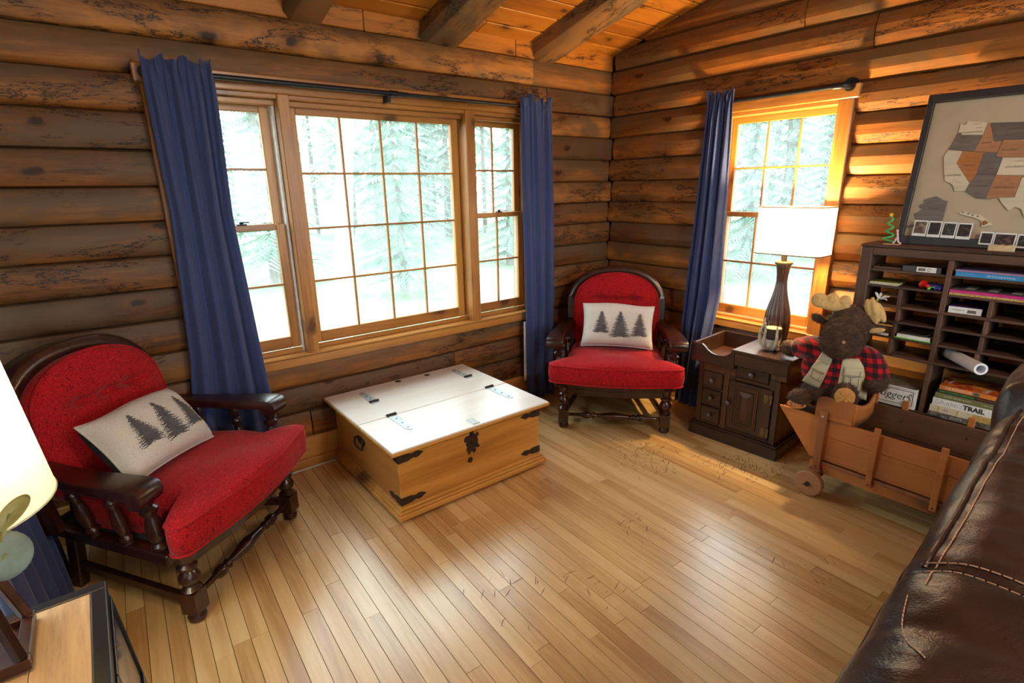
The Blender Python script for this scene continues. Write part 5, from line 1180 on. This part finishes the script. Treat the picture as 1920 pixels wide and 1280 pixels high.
t = hb('orange sunset-covered hardback lying topmost on the book stack', .408, .225, .19, .020, M['sunset'], P_['orange']); text('lettering', 'THE BLESSED LIFE', .0125, P_['white'], t, (.068,-.0016,.010), (PI/2,0,0), .0002); B('spine_picture', t, .120,.142,-.0018,-.0012,.002,.018, M['rocky'], 0)
text('lettering', 'GRACE', .028, P_['silver'], t, (.160,.055,.0202), (0,0,math.radians(78)), .0002); text('lettering', 'ROBERT', .016, P_['silver'], t, (.025,.08,.0202), (0,0,math.radians(82)), .0002)

# ------------------------------------------------------------------ framed map leaning on the wall
LEAN = -math.atan(.115/.66)
fr = thing('framed_map', 'large black framed wooden map leaning against the log wall on the pigeonhole shelf', 'picture', (-.192,-1.985,1.2125), -PI/2, None, LEAN)
FW, FH = .985, .668
M['frame'] = plain('matte_black_frame', (.022,.023,.028), .45); M['mat'] = plain('grey_beige_backing', (.50,.45,.345), .8, noise_amt=.05, scale=12)
for (n, a,b,c,d) in (('frame_rail',0,FW,0,.038),('frame_rail',0,FW,FH-.034,FH),('frame_stile',0,.026,.038,FH-.034),('frame_stile',FW-.026,FW,.038,FH-.034)): box(n, a,b,-.004,.026,c,d, M['frame'], fr, .0015)
box('backing', .020,FW-.02,.016,.022,.03,FH-.03, M['mat'], fr, 0)
MC = {k: wood('map_'+k, *c, 'x', 3, .6, var=.25) for k, c in dict(white=((.58,.56,.44),(.68,.66,.53),(.72,.70,.58)), grey=((.10,.095,.10),(.15,.145,.15),(.20,.19,.19)), tan=((.30,.14,.07),(.40,.20,.11),(.46,.25,.14)), orange=((.26,.09,.025),(.40,.16,.05),(.48,.21,.07))).items()}
ST_ = [('white',[(.138,.536),(.148,.525),(.161,.53),(.159,.539),(.165,.541),(.233,.53),(.226,.479),(.153,.485),(.148,.495),(.138,.496)],('WASHINGTON',.187,.493)),
('grey',[(.138,.496),(.148,.495),(.153,.485),(.226,.479),(.221,.454),(.21,.411),(.116,.425),(.125,.443)],('OREGON',.172,.451)),
('tan',[(.233,.53),(.243,.527),(.244,.515),(.254,.493),(.266,.455),(.272,.447),(.295,.449),(.291,.401),(.21,.411),(.221,.454),(.226,.479)],('IDAHO',.246,.445)),
('grey',[(.243,.527),(.393,.518),(.388,.45),(.299,.453),(.295,.449),(.272,.447),(.266,.455),(.254,.493),(.244,.515)],('MONTANA',.332,.494)),
('tan',[(.299,.453),(.388,.45),(.384,.378),(.288,.385)],('WYOMING',.326,.411)),
('white',[(.116,.424),(.17,.415),(.159,.364),(.223,.276),(.214,.243),(.176,.242),(.172,.256),(.161,.273),(.133,.287),(.121,.329),(.106,.394)],('CALIFORNIA',.156,.312)),
('orange',[(.17,.415),(.246,.405),(.238,.313),(.234,.303),(.223,.276),(.159,.364)],('NEVADA',.206,.353)),
('grey',[(.246,.405),(.288,.401),(.288,.385),(.312,.38),(.305,.31),(.238,.313)],('UTAH',.276,.337)),
('grey',[(.238,.313),(.305,.31),(.297,.21),(.259,.212),(.214,.243),(.223,.276),(.224,.301),(.234,.303)],('ARIZONA',.264,.264)),
('white',[(.312,.38),(.411,.377),(.406,.305),(.306,.309)],('COLORADO',.358,.341)),('tan',[(.305,.309),(.389,.305),(.384,.216),(.333,.216),(.303,.209),(.292,.21),(.294,.236)],('NEW MEXICO',.343,.257)),
('white',[(.333,.214),(.384,.216),(.39,.297),(.43,.297),(.45,.29),(.51,.275),(.525,.20),(.481,.172),(.459,.129),(.43,.139),(.414,.17),(.392,.177),(.377,.162),(.355,.183)],None),
('white',[(.393,.518),(.47,.513),(.475,.411),(.387,.412),(.388,.45)],None),('grey',[(.387,.411),(.474,.41),(.490,.373),(.385,.377)],None),('orange',[(.412,.372),(.495,.37),(.495,.302),(.407,.305)],None),
('tan',[(.392,.303),(.50,.300),(.507,.277),(.45,.288),(.43,.2955),(.392,.2955)],None),('orange',[(.472,.513),(.53,.508),(.545,.43),(.477,.432)],None),('white',[(.478,.430),(.560,.425),(.565,.375),(.492,.378)],None),('grey',[(.497,.372),(.575,.370),(.58,.302),(.497,.302)],None),('tan',[(.512,.300),(.58,.300),(.575,.235),(.527,.238)],None),('white',[(.53,.235),(.585,.233),(.60,.18),(.55,.165),(.532,.185)],None),('grey',[(.548,.505),(.61,.49),(.60,.43),(.552,.428)],None),
('orange',[(.582,.425),(.64,.43),(.64,.37),(.582,.372)],None),('white',[(.584,.368),(.66,.365),(.655,.31),(.584,.312)],None),('grey',[(.584,.308),(.70,.305),(.69,.28),(.584,.282)],None),('tan',[(.588,.279),(.70,.276),(.73,.19),(.74,.12),(.715,.13),(.70,.19),(.61,.20),(.60,.23)],None),('orange',[(.662,.362),(.77,.36),(.80,.30),(.70,.302),(.66,.315)],None),('white',[(.645,.43),(.76,.44),(.80,.40),(.77,.365),(.645,.37)],None),('grey',[(.765,.46),(.86,.54),(.89,.52),(.85,.44),(.80,.41)],None),
('grey',[(.117,.221),(.141,.205),(.161,.199),(.16,.113),(.06,.113),(.048,.141),(.076,.163),(.06,.172),(.061,.185),(.078,.188),(.073,.206),(.095,.215)],('ALASKA',.118,.166)),('grey',[(.027,.082),(.06,.092),(.061,.083),(.03,.078)],None),
('white',[(.213,.148),(.228,.159),(.258,.145),(.29,.142),(.305,.13),(.34,.099),(.332,.093),(.303,.091),(.298,.116),(.269,.13),(.221,.142)],('HAWAII',.326,.0965))]
ink = plain('burnt_map_lettering', (.07,.045,.035), .8)
for k, (c, poly, tx) in enumerate(ST_):
    th = .0045+.0015*((k*5)%4)/3; cx = sum(p[0] for p in poly)/len(poly); cz = sum(p[1] for p in poly)/len(poly)
    poly2 = [(cx+(x-cx)*.990, cz+(z_-cz)*.990) for x, z_ in poly]
    o = MB().prism(poly2, .0158-th, .0158, 'y').build('map_piece', MC[c], fr, bevel=0)
    if tx:
        e = text('lettering', tx[0], .0105 if tx[0] != 'HAWAII' else .006, ink, o, (tx[1], .0156-th, tx[2]), (PI/2,0,0), .0002)
        if tx[0] not in ('HAWAII',):
            m2 = MB(); rr = random.Random(k)
            xs = [p[0] for p in poly]; zs = [p[1] for p in poly]
            for q in range(4):
                x = lerp(min(xs), max(xs), rr.uniform(.3,.65)); z_ = tx[2]+rr.choice((-1,1))*rr.uniform(.016,.034); w = rr.uniform(.008,.018)
                if min(zs)+.012 < z_ < max(zs)-.012: m2.box(x,x+w,.0153-th,.0157-th,z_,z_+.0009); m2.box(x+w+.002,x+w+.004,.0153-th,.0157-th,z_-.0006,z_+.0014)
            if m2.v: m2.build('town_markings', ink, o)
MB().prism([(.302,.116),(.311,.12),(.323,.11),(.309,.098),(.302,.101)], .0085, .0105, 'y').build('map_piece', MC['orange'], fr)
hl = MB()
for (a, b) in ((.226,.152),(.246,.146),(.262,.140),(.280,.136)): hl.prism([(a-.005,b-.001),(a,b-.004),(a+.006,b),(a,b+.004)], .0092, .0104, 'y')
hl.build('map_piece', MC['grey'], fr)
def fglass():
    m = bpy.data.materials.new('picture_glass'); m.use_nodes = True; nt = m.node_tree; nt.nodes.clear(); out = nt.nodes.new('ShaderNodeOutputMaterial'); tr = nt.nodes.new('ShaderNodeBsdfTransparent'); gl = nt.nodes.new('ShaderNodeBsdfGlossy'); gl.inputs['Roughness'].default_value = .05
    f = facing_fresnel(nt); mx = nt.nodes.new('ShaderNodeMixShader'); v, _ = coords(nt, (1,1,1)); nt.links.new(f, mx.inputs[0]); nt.links.new(tr.outputs[0], mx.inputs[1]); nt.links.new(gl.outputs[0], mx.inputs[2]); nt.links.new(mx.outputs[0], out.inputs[0]); return m
M['fglass'] = fglass(); box('picture_glass', .024,FW-.024,.001,.003,.036,FH-.032, M['fglass'], fr, 0)
# instant photographs tucked in front of the glass along the lower rail
pf = plain('instant_photo_border', (.70,.76,.78), .35)
pics = [mottled('instant_photo_%s' % n, a, b, c, s) for n, a, b, c, s in (('desk',(.02,.012,.012),(.10,.07,.05),(.36,.26,.18),40),('crowd',(.008,.004,.006),(.015,.007,.010),(.07,.04,.04),60),('sparkle',(.006,.005,.006),(.010,.008,.009),(.13,.13,.11),130),('faces',(.008,.004,.005),(.016,.008,.008),(.11,.06,.05),50))]
for k, (x0, x1, z0, z1, tilt, pi_, lab) in enumerate(((.061,.114,.039,.110,-2,0,'instant photo with a pale desk scene, nearest the frame corner by the pipe-cleaner tree'),(.117,.167,.037,.108,-2,1,'dark instant photo second from the frame corner by the pipe-cleaner tree'),(.170,.221,.036,.106,-2,2,'dark sparkling instant photo third from the frame corner by the pipe-cleaner tree'),(.224,.276,.034,.104,-2,3,'instant photo of close faces just before the gap in the photo row'),(.309,.354,.016,.070,-1,1,'half sunken instant photo just past the gap in the photo row'),(.356,.427,.012,.068,-1,3,'wide instant photo of people second past the gap in the photo row'),(.430,.476,.010,.066,-1,2,'dark instant photo third past the gap, above the small crate'))):
    t = thing('instant_photo', lab, 'photo', (0,0,0)); w, h = x1-x0, z1-z0
    t.matrix_world = Matrix.Translation((-.192,-1.985,1.2125)) @ Matrix.Rotation(-PI/2,4,'Z') @ Matrix.Rotation(LEAN,4,'X') @ Matrix.Translation((x0,-.0062,z0)) @ Matrix.Rotation(math.radians(-tilt*.5),4,'Y')
    box('card', 0,w,0,.0012,0,h, pf, t, 0); box('picture', .0045,w-.0045,-.0004,.0001,.012 if h > .06 else .006,h-.006, pics[pi_], t, 0)
# pipe-cleaner tree ornament and the little crate
t = thing('pipe_cleaner_tree', 'green pipe-cleaner tree with a yellow star beside the framed map', 'ornament', (-.262,-1.992,1.212), -PI/2)
M['gpipe'] = plain('green_chenille', (.012,.42,.10), .8, sheen=.5); M['wpipe'] = plain('pink_white_chenille', (.72,.50,.52), .8, sheen=.5)
MB().prism([(-.030,-.012),(.034,-.010),(.036,.012),(-.028,.012)], 0, .004, 'z').build('base', plain('raw_wood_chip', (.52,.38,.22), .7), t, bevel=.001)
pts = []
for i in range(90):
    f = i/89; a = f*6.283*3.4; r = lerp(.024,.004,f); pts.append((-.012+r*math.cos(a)-.004*f, r*math.sin(a)*.8, .006+.122*f))
MB().tube(pts, .0042, 8).build('spiral', M['gpipe'], t); 
st5 = [(.0115*(1 if i % 2 == 0 else .5)*math.sin(i*PI/5), .0115*(1 if i % 2 == 0 else .5)*math.cos(i*PI/5)) for i in range(10)]
MB().prism([(x-.018, z_+.135) for x, z_ in st5], -.003, .003, 'y').build('star', plain('yellow_felt_star', (.80,.55,.02), .7), t, bevel=.001)
t = thing('pipe_cleaner_figure', 'tiny pink and white pipe-cleaner figure at the foot of the green ornament', 'ornament', (-.272,-2.014,1.2165), -PI/2)
MB().tube(spline([(.020,0,.003),(.008,0,.012),(.002,0,.040),(-.002,0,.060)], 5), .0040, 8).build('body', M['wpipe'], t); MB().tube(spline([(-.012,0,.003),(-.006,0,.010),(.000,0,.030)], 5), .0036, 8).build('leg', M['wpipe'], t); MB().ball((-.002,0,.061), .0055, 10, 8).build('head', M['wpipe'], t)
t = thing('mini_crate', 'tiny pale slatted wooden crate at the foot of the framed map', 'crate', (-.275,-2.345,1.2125), -PI/2); cw = plain('pale_plywood', (.60,.47,.28), .7)
box('front_slat', 0,.080,0,.003,.002,.022, cw, t, .0005); box('back_slat', 0,.080,.032,.035,.002,.022, cw, t, .0005); box('end_slat', 0,.003,.003,.032,.002,.022, cw, t, .0005); box('end_slat', .077,.080,.003,.032,.002,.022, cw, t, .0005); box('base_slat', .0,.080,.0,.035,0,.002, cw, t, 0)
for x in (.010,.034,.058): box('slat_tab', x,x+.012,.0,.035,.022,.0245, cw, t, .0004)
# ------------------------------------------------------------------ leather sofa seen over its back
sf = thing('leather_sofa', 'dark brown leather sofa with pale contrast stitching seen over its back', 'sofa', (-2.50,-2.72,0), math.radians(3.3))
def leather():
    m, nt, nd, lk, b = newmat('dark_brown_leather'); v, _ = coords(nt, (1,1,1)); n = noise_(nt, v, 7, 4, .6, .3)
    c = ramp(nt, n, [(.3, (.016,.0085,.0085)), (.6, (.030,.0155,.0145)), (.75, (.048,.026,.022))]); lk.new(c, b.inputs['Base Color']); b.inputs['Roughness'].default_value = .36; b.inputs['Specular IOR Level'].default_value = .6
    vo = nt.nodes.new('ShaderNodeTexVoronoi'); vo.inputs['Scale'].default_value = 260; lk.new(v, vo.inputs['Vector']); w = noise_(nt, v, 26, 5, .65, .8)
    h = math_(nt, 'ADD', math_(nt, 'MULTIPLY', vo.outputs['Distance'], .35), math_(nt, 'MULTIPLY', w, 1.4)); bump(nt, b, h, .26, .004); return m
M['leather'] = leather(); M['thread'] = plain('pale_stitching_thread', (.58,.38,.26), .6)
# cross section (y, z): outer back, rim, crown, seat side
SEC = [(-.045,.06),(-.035,.40),(-.014,.66),(.002,.78),(.006,.845),(-.006,.888),(-.035,.918),(-.09,.938),(-.17,.935),(-.26,.895),(-.33,.81),(-.37,.66),(-.38,.46)]
SECS = [Vector((p[0],p[1],0)) for p in SEC]; SP = spline(SECS, 6)
def sofa_pt(x, s, fat=0.0):
    k = s*(len(SP)-1); i = min(int(k), len(SP)-2); p = SP[i].lerp(SP[i+1], k-i)
    top = max(0, min(1, (p.y-.70)/.2)); w = 0
    w += .012*noise.noise((x*5.0, s*7, .1))*top+.007*noise.noise((x*13, s*9, 2.2))*top+.004*noise.noise((x*30, s*14, 4.2))*top
    w += -.014*math.exp(-((x-.235)/.022)**2)*top                    # seam groove across
    w += -.010*math.exp(-((x-.075)/.035)**2)*top*math.exp(-((s-.50)/.14)**2)
    w += .012*math.sin(min(1, max(0, (x-.235)/1.2))*PI)*top
    d = Vector((p.x*.5, .9, 0)).normalized()*(w+fat)
    return Vector((x, p.x+d.x+.008*noise.noise((x*4, 3, s*3)), p.y+d.y))
def skin(name, x0, x1, s0, s1, nu, nv, par, fn=None):
    return MB().grid(lambda u, v: (fn or sofa_pt)(lerp(x0,x1,u), lerp(s0,s1,v)), nu, nv).build(name, M['leather'], par, sharp=180)
back = skin('back_cushion', -.42, 1.08, 0, 1, 150, 90, sf)
# rounded far cushion with its own rim
def farc(x, s):
    p = sofa_pt(x, s); t_ = (x-1.10)/.70; e = min(1, max(0, (x-1.10)/.10)); e = math.sqrt(max(0, 1-(1-e)**2)); f2 = min(1, max(0, (1.62-x)/.10)); f2 = math.sqrt(max(0, 1-(1-f2)**2)); k = .06+.94*min(e, f2)
    c = Vector((x, -.13, .62)); q = c.lerp(p, k); 
    if p.z > .6: q.z += .050*k; q.y += .018*k*(1 if p.y > -.13 else -1)
    return q
skin('back_cushion', 1.101, 1.62, 0, 1, 60, 70, sf, farc)
mb = MB(); mb.box(-.42,1.64,-.90,-.32,.10,.46); mb.build('seat_base', M['leather'], sf, bevel=.05, seg=3)
for x in (-.36, .72): mb = MB(); mb.box(x if x < 0 else .70, .69 if x < 0 else 1.60, -.88,-.36,.46,.56); mb.build('seat_cushion', M['leather'], sf, bevel=.05, seg=3)
for x in (-.60, 1.645): mb = MB(); mb.box(x,x+.17,-.92,-.03,.08,.66); mb.build('armrest', M['leather'], sf, bevel=.06, seg=3)
for x in (-.35, 1.55):
    for y in (-.09,-.85): MB().lathe([(.022,0),(.028,.11)], 12, (x,y,0)).build('foot', M['darkwood'], sf)
# raised welts and stitching
def on(x, s, off=.0035):
    p = sofa_pt(x, s); q1 = sofa_pt(x+.004, s); q2 = sofa_pt(x, s+.004); n_ = (q1-p).cross(q2-p).normalized()
    if n_.z < 0: n_ = -n_
    return p+n_*off
MB().tube([on(lerp(.245,1.08,i/80), lerp(.475,.50,i/80), .001) for i in range(81)], .0045, 8).build('welt', M['leather'], back)
MB().tube([on(lerp(-.42,1.08,i/120), .325, .0005) for i in range(121)], .0028, 6).build('welt', M['leather'], back)
MB().tube([on(.237, lerp(.44,.80,i/50), .0) for i in range(51)], .004, 8).build('welt', M['leather'], back)
st = MB()
def stitches(path, step=.011, r=.0011):
    L = 0; pts = [path[0]]
    for a, b in zip(path, path[1:]):
        d = (b-a).length; 
        while L+d > step:
            a = a+(b-a).normalized()*(step-L); d = (b-a).length; L = 0; pts.append(a)
        L += d
    for a, b in zip(pts, pts[1:]):
        v = (b-a)*.40; m_ = (a+b)/2; st.tube([m_-v, m_+v], [r*.8, r], 5)
stitches([on(lerp(.165,1.08,i/300), lerp(.505,.53,i/300), .0016) for i in range(301)], .009)
stitches([on(.220, lerp(.455,.80,i/160), .0016) for i in range(161)], .013, .0014); stitches([on(.254, lerp(.455,.80,i/160), .0016) for i in range(161)], .013, .0014)
stitches([on(.135-.09*math.sin(i/200*1.5)-.06*(i/200)**2, .475+.03*(i/200)+.06*(i/200)**3, .0016) for i in range(201)], .009)
o = st.build('stitching', M['thread'], back); o['kind'] = 'stuff'

# ------------------------------------------------------------------ side table with glazed photo panels
tb = thing('side_table', 'black framed side table with a wooden top under the lit lamp', 'table', (-3.339,-1.420,0))
TX, TY, TZ = -.360, -.60, .60
M['tabtop'] = wood('scorched_table_top', (.17,.09,.045), (.37,.235,.13), (.47,.32,.19), 'y', 1.6, .5, .1, knots=.5, var=.1)
TB = plain('satin_black_table', (.012,.011,.014), .3)
for (n, a,b,c,d) in (('top_rail',TX,0,-.030,0),('top_rail',TX,0,TY,TY+.03),('top_rail',TX,TX+.03,TY+.03,-.03),('top_rail',-.030,0,TY+.03,-.03)): box(n, a,b,c,d,TZ-.035,TZ, TB, tb, .002)
for i in range(3):
    w = (TX+.06)/-3; a = -.0305-(i+1)*((-TX-.061)/3); box('top_board', a+.0005, a+(-TX-.061)/3-.0005, TY+.0305,-.0305,TZ-.022,TZ-.003, M['tabtop'], tb, .001)
for (x, y) in ((0,0),(0,TY),(TX,0),(TX,TY)): box('leg', min(x,x+(.03 if x < 0 else -.03)), max(x,x+(.03 if x < 0 else -.03)), min(y,y+(.03 if y < 0 else -.03)), max(y,y+(.03 if y < 0 else -.03)), 0,TZ-.035, TB, tb, .002)
pgm = [mottled('table_photo_%s' % n, a, b, c, s) for n, a, b, c, s in (('grey',(.25,.25,.27),(.48,.50,.53),(.72,.76,.80),9),('warm',(.20,.13,.09),(.48,.42,.36),(.70,.68,.66),11))]
SL = Matrix.Translation((0,0,.565)) @ Matrix.Rotation(-math.radians(5.0),4,'Y') @ Matrix.Translation((0,0,-.565))
def sbox(n, x0,x1,y0,y1,z0,z1, m, par, bev=0): return MB().box(x0,x1,y0,y1,z0,z1).xf(SL).build(n, m, par, bevel=bev)
for j in range(2):
    for i in range(2):
        y0, y1 = -.010-(j+1)*.288, -.010-j*.288-.004; z0, z1 = (.30,.562) if i == 0 else (.04,.296)
        d = sbox('photo_panel', -.010,-.004,y0,y1,z0,z1, pgm[(i+j) % 2], tb)
        for (a,b,c,e) in ((y0,y1,z0,z0+.012),(y0,y1,z1-.012,z1),(y0,y0+.012,z0+.012,z1-.012),(y1-.012,y1,z0+.012,z1-.012)): sbox('panel_frame', -.004,.004,a,b,c,e, TB, d, .001)
        sbox('panel_glass', -.002,.000,y0+.012,y1-.012,z0+.012,z1-.012, M['fglass'], d)
box('back_panel', TX+.03,-.03,-.012,-.006,.04,TZ-.035, TB, tb, 0); box('base_panel', TX+.03,-.02,TY+.02,-.02,.04,.055, TB, tb, 0)
# lantern style lamp on the table
ll = thing('lantern_lamp', 'lit lamp with a cream cone shade and dark open wooden base on the side table', 'lamp', (-3.549,-1.558,TZ))
DB = M['darkwood']; hb_ = .086
mb = MB(); mb.box(-hb_,hb_,-hb_,-hb_+.022,0,.024); mb.box(-hb_,hb_,hb_-.022,hb_,0,.024); mb.box(-hb_,-hb_+.022,-hb_+.022,hb_-.022,0,.024); mb.box(hb_-.022,hb_,-hb_+.022,hb_-.022,0,.024); mb.box(-hb_+.022,hb_-.022,-hb_+.022,hb_-.022,0,.008); mb.build('base_tray', DB, ll, bevel=.002)
for sx in (-1,1):
    for sy in (-1,1): MB().bar((sx*(hb_-.013),sy*(hb_-.013),.022),(sx*.022,sy*.022,.300),.018,.018,(sx,sy,0)).build('leg', DB, ll, bevel=.002)
box('cap', -.035,.035,-.035,.035,.298,.316, DB, ll, .002); MB().lathe([(.012,.316),(.012,.42)], 10).build('socket', M['brass'], ll)
M['shade2'] = shade_mat('cream_paper_shade', (.90,.83,.62), .5)
vs = []; fs = []; n = 48
for k in range(7):
    z_ = .332+.330*k/6; r = lerp(.186,.150,k/6)
    for i in range(n): vs.append((r*math.cos(6.2832*i/n), r*math.sin(6.2832*i/n), z_))
for k in range(6):
    for i in range(n): fs.append((k*n+i, k*n+(i+1)%n, (k+1)*n+(i+1)%n, (k+1)*n+i))
mb = MB(); mb.smooth = True; mb.add(vs, fs); s2 = mb.build('lamp_shade', M['shade2'], ll, sharp=60)
for z_, r in ((.332,.186),(.662,.150)): MB().tube([(r*math.cos(6.2832*i/48), r*math.sin(6.2832*i/48), z_) for i in range(49)], .0022, 6).build('shade_rim', plain('pale_rim_tape', (.70,.66,.52), .8), s2)
for a in (0, 2.094, 4.189): MB().tube([(0,0,.60),(.153*math.cos(a),.153*math.sin(a),.652)], .002, 5).build('shade_arm', M['brass'], s2)
MB().tube([(0,0,.42),(0,0,.61)], .003, 6).build('harp', M['brass'], ll); MB().ball((0,0,.47), (.028,.028,.036), 12, 8).build('bulb', M['bulb'], ll)
lamp_light('lantern_lamp_light', (-3.549,-1.558,TZ+.54), 9, (1.0,.80,.42), .04)
# eucalyptus stems in a vase on the table
ev = thing('eucalyptus_vase', 'grey green eucalyptus leaves leaning from a vase beside the cream lamp shade', 'plant', (-3.520,-1.850,TZ))
MB().lathe([(.030,0),(.042,.02),(.046,.07),(.034,.12),(.022,.15),(.026,.17)], 18).build('vase', plain('stone_vase', (.30,.29,.27), .6), ev)
M['euc'] = plain('eucalyptus_leaf', (.17,.225,.185), .7, noise_amt=.2, scale=30); M['euc2'] = plain('olive_leaf', (.26,.24,.075), .6, noise_amt=.2, scale=30)
tips = [(.100,.050,.34),(.115,.075,.395),(.06,-.03,.40),(-.02,.05,.42),(.02,-.06,.36)]
for t_ in tips: MB().tube(spline([(0,0,.10),(t_[0]*.3,t_[1]*.3,.22),(t_[0],t_[1],t_[2])], 4), [.0025]*9, 6).build('stem', M['euc2'], ev)
def leaf(c, r, R, m):
    a = MB().grid(lambda u, v: (r[0]*v*math.cos(u*6.283), r[1]*v*math.sin(u*6.283), .006*(v*v)*math.cos(2*u*6.283)), 24, 4, closeu=True); a.xf(Matrix.Translation(c) @ R.to_4x4())
    o = a.build('leaf', m, ev, sharp=180); o.modifiers.new('leaf_thickness', 'SOLIDIFY').thickness = .0008
leaf((.098,.050,.338), (.036,.039), rotm(62,12,10), M['euc']); leaf((.118,.080,.395), (.014,.034), rotm(40,40,-20), M['euc2'])
leaf((.06,-.03,.40), (.034,.036), rotm(60,0,30), M['euc']); leaf((-.02,.05,.42), (.034,.034), rotm(50,-20,60), M['euc']); leaf((.02,-.06,.36), (.034,.036), rotm(70,0,-20), M['euc']); leaf((-.05,0,.30), (.03,.034), rotm(60,20,90), M['euc'])
